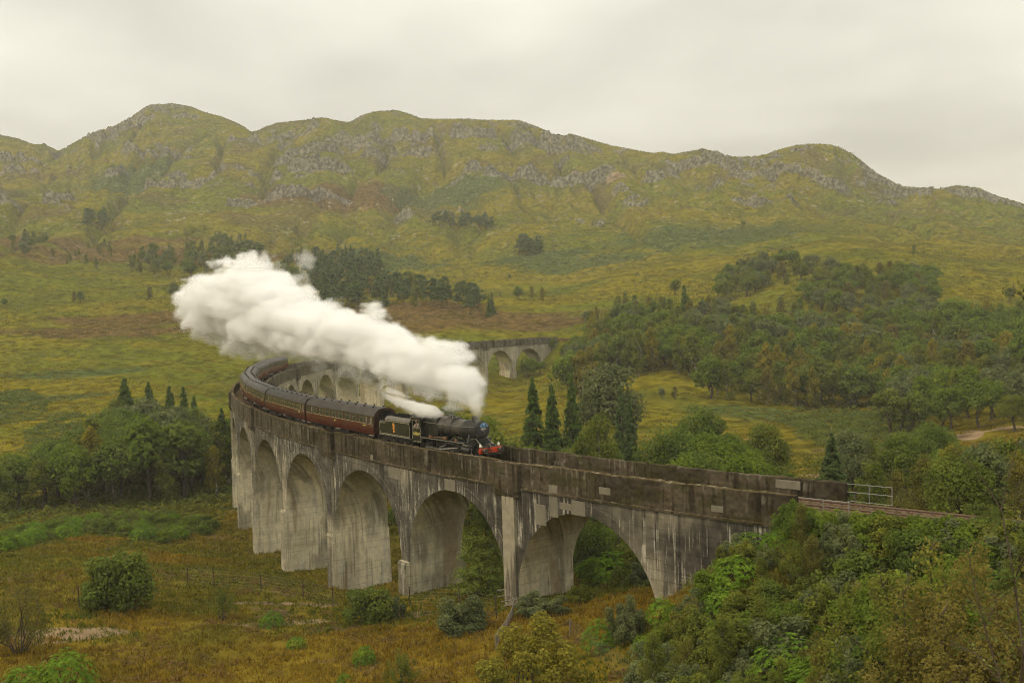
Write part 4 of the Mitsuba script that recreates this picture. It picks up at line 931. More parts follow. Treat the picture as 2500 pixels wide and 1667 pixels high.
for i in range(7):
    c = thing('railway_carriage', COACH_LABELS[i], 'railway carriage', 'maroon carriages of the steam train')
    M = vehicle_matrix(ST + 19.55 + CL / 2 + .2 + i * (CL + .42), 14.2)
    for k, d in CP: part(c, k, place(d, M), None)

# ---------------------------------------------------------------- plants
def leaf_color(a, b, c, tree=9.0, clump=1.3):
    a, b, c = (mi.Color3f(list(q)) for q in (a, b, c))
    def f(p, n, uv):
        t = fbm(p.x / tree + 5, p.y / tree, p.z / (tree * 3), 2)
        k = noise(p.x / clump, p.y / clump, p.z / clump)
        l = cell_rand(dr.floor(p.x * 4.1), dr.floor(p.y * 4.1), dr.floor(p.z * 4.1))
        col = mix(a, b, smoothstep(0.3, 0.7, t))
        col = mix(col, c, smoothstep(0.45, 0.95, k) * 0.6)
        return col * (0.62 + 0.5 * l + 0.3 * k)
    return proc(f)
def leaf_mat(key, a, b, c, tree=9.0, clump=1.3, trans=0.85):
    scene[key] = {'type': 'principledthin', 'base_color': leaf_color(a, b, c, tree, clump), 'roughness': 0.65, 'diff_trans': trans, 'spec_trans': 0.0, 'eta': 1.35}
GR = 2.3
def g(*c): return tuple(q * GR for q in c)
leaf_mat('birch_leaf', g(0.066, 0.074, 0.012), g(0.052, 0.066, 0.012), g(0.096, 0.094, 0.015))
leaf_mat('birch_leaf_yellow', g(0.105, 0.088, 0.011), g(0.080, 0.076, 0.012), g(0.135, 0.105, 0.012))
leaf_mat('birch_leaf_brown', g(.076, .064, .015), g(.062, .060, .014), g(.094, .078, .018))
leaf_mat('oak_leaf', g(.044, .064, .013), g(.056, .072, .013), g(.080, .094, .017))
leaf_mat('oak_leaf_bright', g(0.056, 0.078, 0.010), g(0.046, 0.068, 0.011), g(0.088, 0.104, 0.014))
leaf_mat('grey_leaf', g(.060, .070, .030), g(.052, .064, .026), g(.088, .094, .036))
leaf_mat('pine_needle', g(.034, .054, .019), g(.042, .060, .020), g(.056, .076, .024))
leaf_mat('scots_needle', g(.078, .100, .020), g(.062, .084, .018), g(.110, .130, .026), 4.0, .6)
leaf_mat('spruce_needle', g(.040, .064, .015), g(.048, .072, .014), g(.070, .092, .019))
leaf_mat('rhododendron_leaf', g(0.058, 0.098, 0.009), g(0.044, 0.080, 0.010), g(0.105, 0.140, 0.015), 4.0, .6)
leaf_mat('yellow_leaf', g(.108, .096, .014), g(.082, .084, .015), g(.140, .122, .018), 3.0, .5)
leaf_mat('heather_leaf', g(0.085, 0.052, 0.019), g(0.070, 0.050, 0.015), g(0.105, 0.070, 0.028), 3.0, .5)
leaf_mat('bracken_leaf', g(.046, .062, .013), g(.054, .062, .013), g(.074, .084, .018), 5.0, .6)
leaf_mat('near_leaf', g(0.040, 0.052, 0.014), g(0.046, 0.056, 0.015), g(0.120, 0.115, 0.037), 1.0, .2)
scene['bark'] = diffuse(proc(lambda p, n, uv: mi.Color3f(0.085, 0.068, 0.048) * (0.5 + fbm(p.x * 5, p.y * 5, p.z * 1.5, 3))))
scene['birch_bark'] = diffuse(proc(lambda p, n, uv: mix(mi.Color3f(0.30, 0.275, 0.22), mi.Color3f(0.08, 0.068, 0.05), smoothstep(.5, .62, fbm(p.x * 2, p.y * 2, p.z * 5, 3)))))

def unit(v): return v / np.maximum(np.linalg.norm(v, axis=-1, keepdims=True), 1e-9)
def quads(c, n, size, r, aspect=1.5):
    """one small leaf-shaped rhomb per centre"""
    k = len(c); n = unit(n)
    t = unit(np.cross(n, r.normal(size=(k, 3)))); b = np.cross(n, t)
    s = (np.asarray(size) * np.ones(k))[:, None]
    v = np.stack([c + t * s * .5 * aspect, c + b * s * .5, c - t * s * .5 * aspect, c - b * s * .5], 1).reshape(-1, 3)
    i = np.arange(k)[:, None] * 4
    f = np.concatenate([i + [0, 1, 2], i + [0, 2, 3]])
    return trimesh.Trimesh(v, f, process=False)
def blob_leaves(blobs, count, size, r, center, up=.35, jitter=.6, hang=0.0):
    """leaves over the outside of every clump of a crown"""
    B = np.array(blobs); w = B[:, 3] ** 2 * (B[:, 4] if B.shape[1] > 4 else 1); w = w / w.sum()
    i = r.choice(len(B), count, p=w)
    d = unit(r.normal(size=(count, 3)) + [0, 0, up])
    rad = B[i, 3] * np.where(r.random(count) < .7, r.uniform(.78, 1.08, count), r.uniform(.3, .9, count))
    el = B[i, 4] if B.shape[1] > 4 else np.ones(count)
    c = B[i, :3] + d * rad[:, None] * np.stack([np.ones(count), np.ones(count), el], -1)
    out = unit(c - center)
    n = d * .8 + out * .5 + np.array([0, 0, .35]) + r.normal(size=(count, 3)) * jitter
    c[:, 2] -= hang * r.random(count) ** 2
    return quads(c, n, size * r.uniform(.65, 1.35, count), r)
def limb(p0, p1, r0, r1, r, bends=3, sides=5):
    pts = np.linspace(p0, p1, bends + 1); L = np.linalg.norm(np.subtract(p1, p0))
    pts[1:-1] += r.normal(size=(bends - 1, 3)) * L * .05
    rr = np.linspace(r0, r1, bends + 1)
    return cat([tube(pts[k], pts[k + 1], rr[k], sides, rr[k + 1]) for k in range(bends)])

def broadleaf(seed, H=10., rad=3.6, base=.22, nb=34, leaves=2600, size=.36, squash=.9):
    r = np.random.default_rng(seed)
    cz = H * (base + (1 - base) / 2); hz = H * (1 - base) / 2
    bl = []
    while len(bl) < nb:
        d = unit(r.normal(size=3)); q = r.uniform(.45, .86)
        if d[2] < -.75: continue
        taper = 1 - .25 * max(0, d[2])
        b = r.uniform(.18, .44) * rad
        bl.append((d[0] * rad * q * taper, d[1] * rad * q * taper, cz + d[2] * hz * q, b, squash))
    lean = r.normal(size=2) * .04 * H
    bl = [(x + lean[0] * z / H, y + lean[1] * z / H, z, b, e) for x, y, z, b, e in bl]
    crown = blob_leaves(bl, leaves, size, r, np.array([lean[0] * .6, lean[1] * .6, cz]))
    top = np.array([lean[0] * .7, lean[1] * .7, H * .72])
    tr = [limb((0, 0, -.5), top * [1, 1, .98], .028 * H, .008 * H, r, 4, 7)]
    for k in r.choice(len(bl), min(nb, 14), replace=False):
        q = r.uniform(.25, .9); tr.append(limb(top * q, bl[k][:3], .010 * H * (1.2 - q), .003 * H, r, 2, 4))
    return cat(tr), crown
def birch(seed, H=10., rad=2.3, leaves=2200, size=.30, base=.16):
    r = np.random.default_rng(seed); bl = []
    for k in range(40):
        z = r.uniform(base, .97); env = rad * math.sin(math.pi * min(1, max(.05, (1 - z) / (1 - base))) ** .8 * .5 + .0) ** .8 if z > .35 else rad * (.55 + .45 * (z - base) / (.35 - base))
        a = r.uniform(0, 2 * math.pi); q = r.uniform(.2, .95)
        bl.append((env * q * math.cos(a), env * q * math.sin(a), z * H, r.uniform(.20, .36) * rad, 1.35))
    lean = r.normal(size=2) * .05
    bl = [(x + lean[0] * z, y + lean[1] * z, z, b, e) for x, y, z, b, e in bl]
    crown = blob_leaves(bl, leaves, size, r, np.array([0, 0, H * .5]), .2, .75, .5)
    top = np.array([lean[0] * H, lean[1] * H, H * .95])
    tr = [limb((0, 0, -.5), top, .017 * H, .003 * H, r, 5, 6)]
    for k in r.choice(40, 15, replace=False):
        z0 = max(.1 * H, bl[k][2] - .16 * H); tr.append(limb(top * (z0 / top[2]), bl[k][:3], .005 * H, .002 * H, r, 2, 4))
    return cat(tr), crown
def spruce(seed, H=14., rad=2.6, leaves=3600, size=.34, power=.85, gap=.30, droop=.30, nl=26):
    r = np.random.default_rng(seed); cs, ns = [], []
    per = leaves // (nl * 8)
    for k in range(nl):
        z = H * (.05 + .95 * (k + r.uniform(-.3, .3)) / nl); w = rad * max(.03, 1 - z / H) ** power
        for b in range(8):
            a = r.uniform(0, 2 * math.pi); L = w * r.uniform(.6, 1.15)
            m = max(3, int(per * (L / rad) * 2.0) + 2)
            q = r.uniform(.12, 1, m) ** .7
            side = r.normal(size=m) * .16 * L * q
            x = L * q * math.cos(a) - side * math.sin(a); y = L * q * math.sin(a) + side * math.cos(a)
            zz = z - droop * L * q ** 1.4 + r.normal(size=m) * .08 - np.abs(side) * .25 - r.random(m) * gap * .6
            cs.append(np.stack([x, y, zz], -1))
            ns.append(np.stack([np.cos(a) * .5 + 0 * q, np.sin(a) * .5 + 0 * q, .8 + 0 * q], -1) + r.normal(size=(m, 3)) * .5)
    c, n = np.vstack(cs), np.vstack(ns)
    return limb((0, 0, -.5), (0, 0, H * .96), .015 * H, .003 * H, r, 3, 6), quads(c, n, size * r.uniform(.6, 1.3, len(c)), r, 1.8)
def pine(seed, H=11., rad=2.7, leaves=2600, size=.34, low=.35):
    r = np.random.default_rng(seed); bl = []
    for k in range(32):
        z = r.uniform(low, .98); env = rad * (1 - ((z - low) / (1 - low)) ** 1.6) ** .7 + .25
        a = r.uniform(0, 2 * math.pi); q = r.uniform(.3, 1.0)
        bl.append((env * q * math.cos(a), env * q * math.sin(a), z * H, r.uniform(.24, .36) * rad, .55))
    crown = blob_leaves(bl, leaves, size, r, np.array([0, 0, H * .55]), .4, .6)
    tr = [limb((0, 0, -.5), (0, 0, H * .94), .017 * H, .004 * H, r, 4, 6)]
    for k in range(0, 32, 2): tr.append(limb((0, 0, bl[k][2] - .04 * H), bl[k][:3], .005 * H, .002 * H, r, 2, 4))
    return cat(tr), crown
def bush(seed, H=3., rad=1.9, leaves=5000, size=.11, nb=46, airy=0.0, stems=9):
    r = np.random.default_rng(seed); bl = []
    while len(bl) < nb:
        d = unit(r.normal(size=3)); d[2] = abs(d[2]); q = r.uniform(.35, .9)
        bl.append((d[0] * rad * q, d[1] * rad * q, H * (.12 + .80 * d[2] * q), r.uniform(.16, .30) * rad * (1 - .4 * airy), 1.0 + .4 * airy))
    crown = blob_leaves(bl, leaves, size, r, np.array([0, 0, H * .25]), .3, .7)
    tr = []; held = r.choice(nb, stems, replace=False)
    for k in held:
        tr.append(limb(r.normal(size=3) * [.03, .03, 0] + [0, 0, -.3], np.array(bl[k][:3]) * [1, 1, 1.05], .022 * rad, .006, r, 3, 4))
    if airy > 0:                                     # bare twigs stick out of an open shrub
        for k in range(int(46 * airy)):
            b = bl[held[r.integers(stems)]]; d = unit(r.normal(size=3) + [0, 0, 1.2])
            tr.append(limb(np.array(b[:3]) * [1, 1, 1.05] - d * .02, np.array(b[:3]) + d * b[3] * 1.9, .012, .004, r, 2, 3))
    return cat(tr), crown
def rosette_bush(seed, H=2., rad=1.8, rosettes=420, size=.16):
    """rhododendron: whorls of long leaves over a low dome"""
    r = np.random.default_rng(seed)
    d = unit(r.normal(size=(rosettes, 3))); d[:, 2] = np.abs(d[:, 2])
    lump = .75 + .35 * meshkit.fbm(d * 2.3 + seed, 3) * 1.2
    c0 = d * [rad, rad, H * .92] * (lump * r.uniform(.8, 1.02, rosettes))[:, None] + [0, 0, .08 * H]
    k = 7
    c = np.repeat(c0, k, 0); ax = unit(np.repeat(d, k, 0) + [0, 0, .5]); n = len(c)
    t = unit(np.cross(ax, r.normal(size=(n, 3))))
    c = c + t * size * .55
    nn = ax + t * .5 + r.normal(size=(n, 3)) * .25
    b = unit(np.cross(nn, t)); s = size * r.uniform(.7, 1.25, n)[:, None]
    v = np.stack([c + t * s * .7, c + b * s * .22, c - t * s * .6, c - b * s * .22], 1).reshape(-1, 3)
    i = np.arange(n)[:, None] * 4
    m = trimesh.Trimesh(v, np.concatenate([i + [0, 1, 2], i + [0, 2, 3]]), process=False)
    tr = [limb((0, 0, -.3), c0[q], .03, .008, r, 2, 4) for q in r.choice(rosettes, 12, replace=False)]
    return cat(tr), m

protos = {}                                          # kind -> list of (shapegroup key, height, radius, tone)
def proto(kind, made, bark, leaf, foliage='crown', stem='trunk'):
    i = len(protos.setdefault(kind, []))
    gk = f'{kind}_shape_{i}'
    tr, cr = made
    scene[gk] = {'type': 'shapegroup', stem: mikit.ply(tr, bark, False), foliage: mikit.ply(cr, leaf, False)}
    H = float(cr.bounds[1][2]); rad = float(np.percentile(np.hypot(cr.vertices[:, 0], cr.vertices[:, 1]), 95))
    protos[kind].append((gk, H, rad, leaf))
for i, lf in enumerate(['birch_leaf', 'birch_leaf', 'birch_leaf_yellow', 'birch_leaf', 'birch_leaf_brown', 'birch_leaf_yellow', 'oak_leaf_bright', 'birch_leaf', 'birch_leaf_yellow', 'birch_leaf']):
    proto('birch_tree', birch(100 + i, rad=[2.3, 2.9, 2.2, 1.9, 2.7, 2.1, 3.0, 2.5, 2.8, 3.2][i], base=[.16, .1, .2, .14, .08, .18, .1, .25, .12, .06][i]), 'birch_bark', lf)
for i, lf in enumerate(['oak_leaf', 'oak_leaf_bright', 'oak_leaf', 'grey_leaf', 'oak_leaf_bright', 'birch_leaf', 'oak_leaf_bright', 'grey_leaf']):
    proto('oak_tree', broadleaf(200 + i, rad=[3.6, 3.9, 3.3, 3.4, 4.2, 3.7, 3.1, 4.0][i], base=[.22, .12, .18, .1, .2, .08, .1, .14][i], nb=[34, 26, 40, 30, 24, 28, 44, 36][i]), 'bark', lf)
for i in range(4): proto('pine_tree', pine(300 + i, rad=[2.7, 2.3, 3.0, 2.5][i], low=[.35, .25, .42, .3][i]), 'bark', 'pine_needle')
for i in range(4): proto('spruce_tree', spruce(400 + i, rad=[2.5, 2.2, 2.8, 2.4][i]), 'bark', ['spruce_needle', 'spruce_needle', 'pine_needle', 'spruce_needle'][i])
# nearer plants carry more and smaller leaves
for i, lf in enumerate(['oak_leaf', 'oak_leaf_bright', 'grey_leaf', 'oak_leaf', 'birch_leaf']):
    proto('broadleaf_tree', broadleaf(500 + i, leaves=7500, size=.20, nb=60, rad=[3.4, 3.8, 3.0, 4.2, 3.2][i]), 'bark', lf)
for i, lf in enumerate(['birch_leaf', 'birch_leaf_yellow', 'birch_leaf_brown']):
    proto('young_birch', birch(540 + i, leaves=6500, size=.15, rad=2.6), 'birch_bark', lf)
for i in range(3): proto('spruce', spruce(560 + i, leaves=15000, size=.20, nl=44, rad=[2.5, 2.2, 2.7][i], power=[.8, .7, .85][i]), 'bark', ['spruce_needle', 'spruce_needle', 'pine_needle'][i])
for i, lf in enumerate(['grey_leaf', 'oak_leaf_bright', 'birch_leaf', 'oak_leaf', 'grey_leaf', 'oak_leaf_bright']):
    proto('willow_bush', bush(600 + i, H=[3, 2.6, 3.3, 2.8, 3.6, 3.1][i], leaves=6500, airy=[.3, .1, .5, .1, .6, .2][i]), 'bark', lf, 'foliage', 'stem')
for i in range(3): proto('rhododendron_bush', rosette_bush(640 + i, H=[2, 1.6, 2.3][i]), 'bark', 'rhododendron_leaf', 'foliage', 'stem')
for i in range(3): proto('brown_shrub', bush(660 + i, H=4.2, rad=1.9, leaves=6500, size=.052, airy=1.0, stems=16), 'bark', ['birch_leaf_brown', 'birch_leaf', 'birch_leaf_brown'][i], 'foliage', 'stem')
proto('yellow_birch_bush', bush(680, H=4.2, rad=2.2, leaves=9000, size=.085, airy=.8, stems=18), 'bark', 'yellow_leaf', 'foliage', 'stem')
proto('scots_pine', spruce(690, H=11, rad=3.1, leaves=11000, size=.13, power=.60, gap=.8, droop=-.08, nl=34), 'bark', 'scots_needle')

CATS = {'birch_tree': 'birch tree', 'oak_tree': 'tree', 'pine_tree': 'pine tree', 'spruce_tree': 'conifer', 'broadleaf_tree': 'tree', 'young_birch': 'birch tree', 'spruce': 'conifer', 'willow_bush': 'bush',
        'rhododendron_bush': 'bush', 'brown_shrub': 'shrub', 'yellow_birch_bush': 'bush', 'scots_pine': 'pine tree'}
TONE = {'birch_leaf': 'olive green', 'birch_leaf_yellow': 'yellowing', 'birch_leaf_brown': 'brownish', 'oak_leaf': 'dark green', 'oak_leaf_bright': 'mid green', 'grey_leaf': 'grey green', 'pine_needle': 'dark blue-green', 'spruce_needle': 'dark green',
        'rhododendron_leaf': 'bright green', 'yellow_leaf': 'yellow', 'scots_needle': 'green'}
NOUN = {'birch_tree': 'birch', 'oak_tree': 'round-crowned tree', 'pine_tree': 'pine', 'spruce_tree': 'conifer', 'broadleaf_tree': 'broadleaf tree', 'young_birch': 'young birch', 'spruce': 'spruce', 'willow_bush': 'bush', 'rhododendron_bush': 'rhododendron bush', 'brown_shrub': 'twiggy shrub',
        'yellow_birch_bush': 'birch bush', 'scots_pine': 'pine'}
r5 = np.random.default_rng(55)
plants = []
def plant(kind, P, h, label=None, group=None, where='', variant=None, w=None, size='', wide=1.0):
    i = variant if variant is not None else int(r5.integers(len(protos[kind])))
    gk, H, rad, leaf = protos[kind][i]
    s = h / H; sw = s if w is None else w / (2 * rad)
    if w is None: sw *= r5.uniform(.88, 1.15) * wide
    M = T().translate([float(P[0]), float(P[1]), float(P[2]) - .05]).rotate([0, 0, 1], float(r5.uniform(0, 360))).scale([sw, sw, s])
    k = thing(kind, label or f'{size}{TONE[leaf]} {NOUN[kind]} {where}', CATS[kind], group or (None if label else f'{size}{TONE[leaf]} {NOUN[kind]} plants {where}'))
    scene[k] = {'type': 'instance', 'shapegroup': {'type': 'ref', 'id': gk}, 'to_world': M}
    plants.append((k, kind, h / math.hypot(P[0] - CAM[0], P[1] - CAM[1]), label is not None or 'lone' in (group or '')))
    return k
def m_per_px(d): return d / (F_PX / K)
def plant_at(kind, x, y, hpx, label=None, group=None, where='', variant=None, wpx=None, lift=0.0):
    """a plant whose foot shows at photo point (x, y)"""
    P, d = ground_at(x, y)
    return plant(kind, P, hpx * m_per_px(d), label, group, where, variant, None if wpx is None else wpx * m_per_px(d))
def plant_top(kind, x, ytop, d, label=None, group=None, where='', variant=None, wpx=None):
    """a plant d metres off whose tip shows at photo point (x, ytop), its foot hidden"""
    az, m = pixel_polar(float(x), float(ytop))
    X, Y = CAM[0] + d * math.cos(az), CAM[1] + d * math.sin(az); z = float(height(X, Y))
    h = CAM[2] + float(m) * d - z
    if h < .8: return None
    return plant(kind, (X, Y, z), h, label, group, where, variant, None if wpx is None else wpx * m_per_px(d))
def near_line(P, pad=5.0):
    s, o = to_line(P[0], P[1]); return S0 - 60 < s < S1 + 30 and abs(o) < pad
def fill(poly, kinds, spacing, hr, dmin, dmax, where, most, group=None, top=None, clear=5.5, seed=0, avoid=None, wide=1.0):
    """plants over a stretch of ground: kinds = [(kind, weight, variants or None)]; poly = outline of their crowns in the photo"""
    r = np.random.default_rng(900 + seed)
    pg = sg.Polygon(poly); shapely.prepare(pg)
    xs = [p[0] for p in poly]
    a0, a1 = float(pixel_polar(max(xs) + 20, 900)[0]), float(pixel_polar(min(xs) - 20, 900)[0])
    n = 14000
    d = np.sqrt(r.uniform(dmin**2, dmax**2, n)); az = r.uniform(a0 - .02, a1 + .02, n)
    X, Y = CAM[0] + d * np.cos(az), CAM[1] + d * np.sin(az)
    Z = height(X, Y); h = r.uniform(hr[0], hr[1], n)
    px, py, w = project(np.stack([X, Y, Z + .6 * h], -1))
    tx, ty, _ = project(np.stack([X, Y, Z + h], -1))
    keep = shapely.contains_xy(pg, px, py)
    s, o = to_line(X, Y)
    keep &= ~((s > S0 - 70) & (s < S1 + 20) & (np.abs(o) < clear))
    if avoid is not None: keep &= ~avoid(s, o)
    if top is not None: keep &= ty > np.interp(tx, [q[0] for q in top], [q[1] for q in top])
    wts = np.array([k[1] for k in kinds], float); wts /= wts.sum()
    got = []
    for i in np.nonzero(keep)[0]:
        sp = spacing * r.uniform(.8, 1.25)
        if got and np.min(np.hypot(np.array(got)[:, 0] - X[i], np.array(got)[:, 1] - Y[i])) < sp: continue
        got.append((X[i], Y[i], i))
        if len(got) >= most: break
    hm = np.median(h[[q[2] for q in got]]) if got else 0; dm = np.median(d[[q[2] for q in got]]) if got else 0
    x1, x2 = (np.quantile(px[[q[2] for q in got]], [.34, .67]) if got else (0, 0))
    for x, y, i in got:
        k = kinds[r.choice(len(kinds), p=wts)]
        v = None if k[2] is None else int(r.choice(k[2]))
        wh, size = where, ''
        if len(got) > 12:
            places = ZONES.get(where, (where + ', viaduct end', where + ', middle part', where + ', far end'))
            if where in ZONES: wh = places[0 if px[i] < x1 else 1 if px[i] < x2 else 2] + (', front rows' if d[i] < dm else ', back rows')
            else: wh = where + (', valley side' if d[i] < dm else ', uphill side')
            size = 'tall ' if h[i] > hm else 'short '
        plant(k[0], (x, y, Z[i]), h[i] * (k[3] if len(k) > 3 else 1), where=wh, group=group, variant=v, size=size, wide=wide)
    return len(got)

ZONES = {'wood': ('in the wood by the far arches', 'mid wood beyond the field', 'in the wood near the pale path'),
         'in the dark wood left of the viaduct': ('in the left wood away from the viaduct', 'mid left wood', 'in the left wood beside the viaduct'),
         'in the thicket on the railway embankment': ('in the thicket beside the abutment', 'in mid embankment thicket', 'in the thicket below the handrail'),
         'along the inner side of the near arches': ('behind the parapet near the locomotive', 'behind the parapet end', 'behind the handrail and track'),
         'in the dark plantation above the smoke': ('in the plantation above the smoke', 'in the mid plantation', 'at the plantation tail')}
# the big wood on the right, beyond the field
W1 = [(1345,770),(1365,735),(1420,745),(1560,735),(1650,740),(1800,745),(1930,735),(2060,710),(2352,720),(2352,975),(2230,965),(2120,985),(2000,950),(1900,950),(1800,930),(1700,890),(1630,860),(1610,815),(1500,800),(1400,805),(1340,850),(1300,848),(1320,800)]
fill(W1, [('birch_tree', 5, None), ('oak_tree', 5, None)], 5.5, (8.5, 14), 285, 520, 'wood', 360, seed=1, wide=1.12)
fill([(2040,965),(2150,990),(2235,980),(2352,985),(2400,960),(2400,880),(2040,880)], [('birch_tree', 4, None), ('oak_tree', 5, None)], 5.0, (7, 12), 222, 300, 'behind the pale path', 30, seed=20)
fill([(1330,735),(1420,690),(1560,690),(1650,690),(1760,690),(1900,705),(1920,730),(1800,745),(1560,735),(1420,745)], [('birch_tree', 6, None), ('oak_tree', 3, None)], 5.0, (6, 10), 400, 640, 'behind the far embankment', 60, seed=2)
fill([(1640,640),(1700,600),(1790,580),(1850,588),(1880,610),(1800,640),(1720,655),(1650,670)], [('birch_tree', 2, [0, 1, 3, 4]), ('oak_tree', 3, [1, 3, 4, 5, 7])], 4.4, (5, 9), 420, 700, 'on the wooded knoll', 60, seed=3, wide=1.2)
fill([(1860,650),(1900,600),(1960,615),(2060,610),(2140,620),(2150,690),(2100,705),(1900,690),(1840,670)], [('birch_tree', 2, [0, 1, 3, 4]), ('oak_tree', 3, [1, 3, 4, 5, 7])], 4.4, (6, 10), 420, 700, 'on the steep side of the knoll', 80, seed=4, wide=1.2)
# scattered and grouped trees over the hillside
fill([(280,600),(330,570),(420,560),(520,535),(590,540),(600,570),(520,600),(440,615),(330,610)], [('birch_tree', 4, [0, 1, 3, 3]), ('oak_tree', 3, [0, 2, 3])], 5.5, (7, 11), 560, 900, 'low on the hillside left of the smoke', 85, seed=5, wide=1.25)
fill([(600,600),(690,575),(720,600),(700,640),(640,620)], [('birch_tree', 4, [0, 1, 3]), ('oak_tree', 3, [0, 2, 3])], 6.5, (7, 11), 560, 900, 'just above the smoke', 14, seed=6)
fill([(705,575),(800,570),(875,590),(870,625),(960,640),(1040,655),(1130,675),(1140,700),(1080,695),(960,675),(860,670),(760,695),(720,670)], [('pine_tree', 6, None), ('birch_tree', 1, [0, 2, 3]), ('spruce_tree', 2, None)], 4.2, (7, 12), 470, 880, 'in the dark plantation above the smoke', 190, seed=7, wide=1.35)
fill([(985,510),(1000,490),(1080,490),(1140,498),(1140,515),(1060,512)], [('pine_tree', 1, None)], 6, (9, 12), 800, 1150, 'in the small clump high on the hill', 26, seed=8, wide=1.4)
fill([(1187,565),(1195,545),(1235,548),(1242,568)], [('pine_tree', 1, None)], 5, (9, 11), 650, 950, 'in the round clump on the mid slope', 12, seed=9, wide=1.5)
fill([(185,512),(190,490),(240,488),(243,508)], [('pine_tree', 1, None)], 6, (9, 13), 780, 1200, 'in the lone clump on the upper slope', 12, seed=10, wide=1.5)
fill([(10,560),(20,535),(100,530),(110,560),(60,570)], [('oak_tree', 3, [0, 2, 3]), ('birch_tree', 2, [0, 3])], 9, (7, 11), 650, 1100, 'at the mouth of the gully', 16, seed=11)
fill([(110,590),(130,560),(250,555),(260,600),(180,610)], [('birch_tree', 3, [0, 3, 4])], 12, (5, 8), 600, 1100, 'dotted over the heather slope', 16, seed=12)
for x, y, h, k in [(185,697,28,'oak_tree'),(343,690,32,'birch_tree'),(400,690,42,'oak_tree'),(170,697,24,'birch_tree'),(12,708,22,'oak_tree'),(1190,690,34,'oak_tree'),(1220,690,34,'birch_tree'),(1247,700,42,'birch_tree'),(1170,642,14,'oak_tree'),(870,605,34,'pine_tree'),
                   (1552,680,38,'oak_tree'),(1525,780,60,'birch_tree'),(1575,745,84,'spruce_tree'),(1436,700,30,'birch_tree'),(1708,520,14,'oak_tree'),(2100,590,26,'pine_tree'),(2318,695,32,'oak_tree'),(965,508,16,'pine_tree'),(683,545,24,'birch_tree'),(1270,575,12,'pine_tree'),
                   (1395,760,46,'birch_tree'),(1355,755,40,'birch_tree'),(1972,545,18,'birch_tree')]:
    plant_at(k, x, y, h, where='standing alone on the open hillside', group='lone trees of the hillside')
plant_at('oak_tree', 1432, 760, 66, label='large round dark green tree at the upper edge of the wood', variant=0, wpx=76)
plant_at('spruce_tree', 2352 - 780, 735, 78, label='tall pointed dark conifer above the wood, in front of the knoll', variant=1)
# woodland left of the viaduct
LT = [(0,1050),(60,1020),(110,1000),(200,965),(240,925),(290,900),(330,910),(380,925),(430,930),(470,950),(540,960)]
fill([(-30,1010),(110,985),(230,960),(300,930),(450,945),(545,960),(540,1170),(420,1180),(300,1165),(150,1185),(-30,1185)], [('oak_tree', 6, [0, 1, 2, 0, 3]), ('birch_tree', 2, [0, 2, 3]), ('broadleaf_tree', 3, None)], 5.2, (9, 16), 195, 320, 'in the dark wood left of the viaduct', 130, top=LT, seed=13)
SW = {1222: 80, 1266: 62, 1312: 72, 1425: 62, 1446: 60, 1910: 95}
for x, yt, d, wv, lab in [(285,866,262,1,'tall dark conifer highest in the wood left of the viaduct'),(340,875,262,0,'bushy-topped conifer beside the tallest one left of the viaduct'),(388,884,255,1,'first of three slim spruces in a row left of the viaduct'),(420,884,255,1,'middle slim spruce of the row of three left of the viaduct'),(445,908,250,1,'shortest slim spruce of the row of three left of the viaduct'),(508,935,215,2,'lower conifer right beside the outer bend of the viaduct')]:
    plant_top('spruce', x, yt, d, label=lab, variant=wv, wpx={285: 62, 340: 60, 388: 44, 420: 38, 445: 42, 508: 66}[x])
fill([(0,1215),(150,1190),(300,1172),(480,1185),(495,1210),(380,1225),(200,1205),(0,1245)], [('willow_bush', 3, [1, 3]), ('rhododendron_bush', 2, None)], 3.0, (1.2, 2.4), 150, 240, 'in the bracken hedge below the left wood', 80, seed=14)
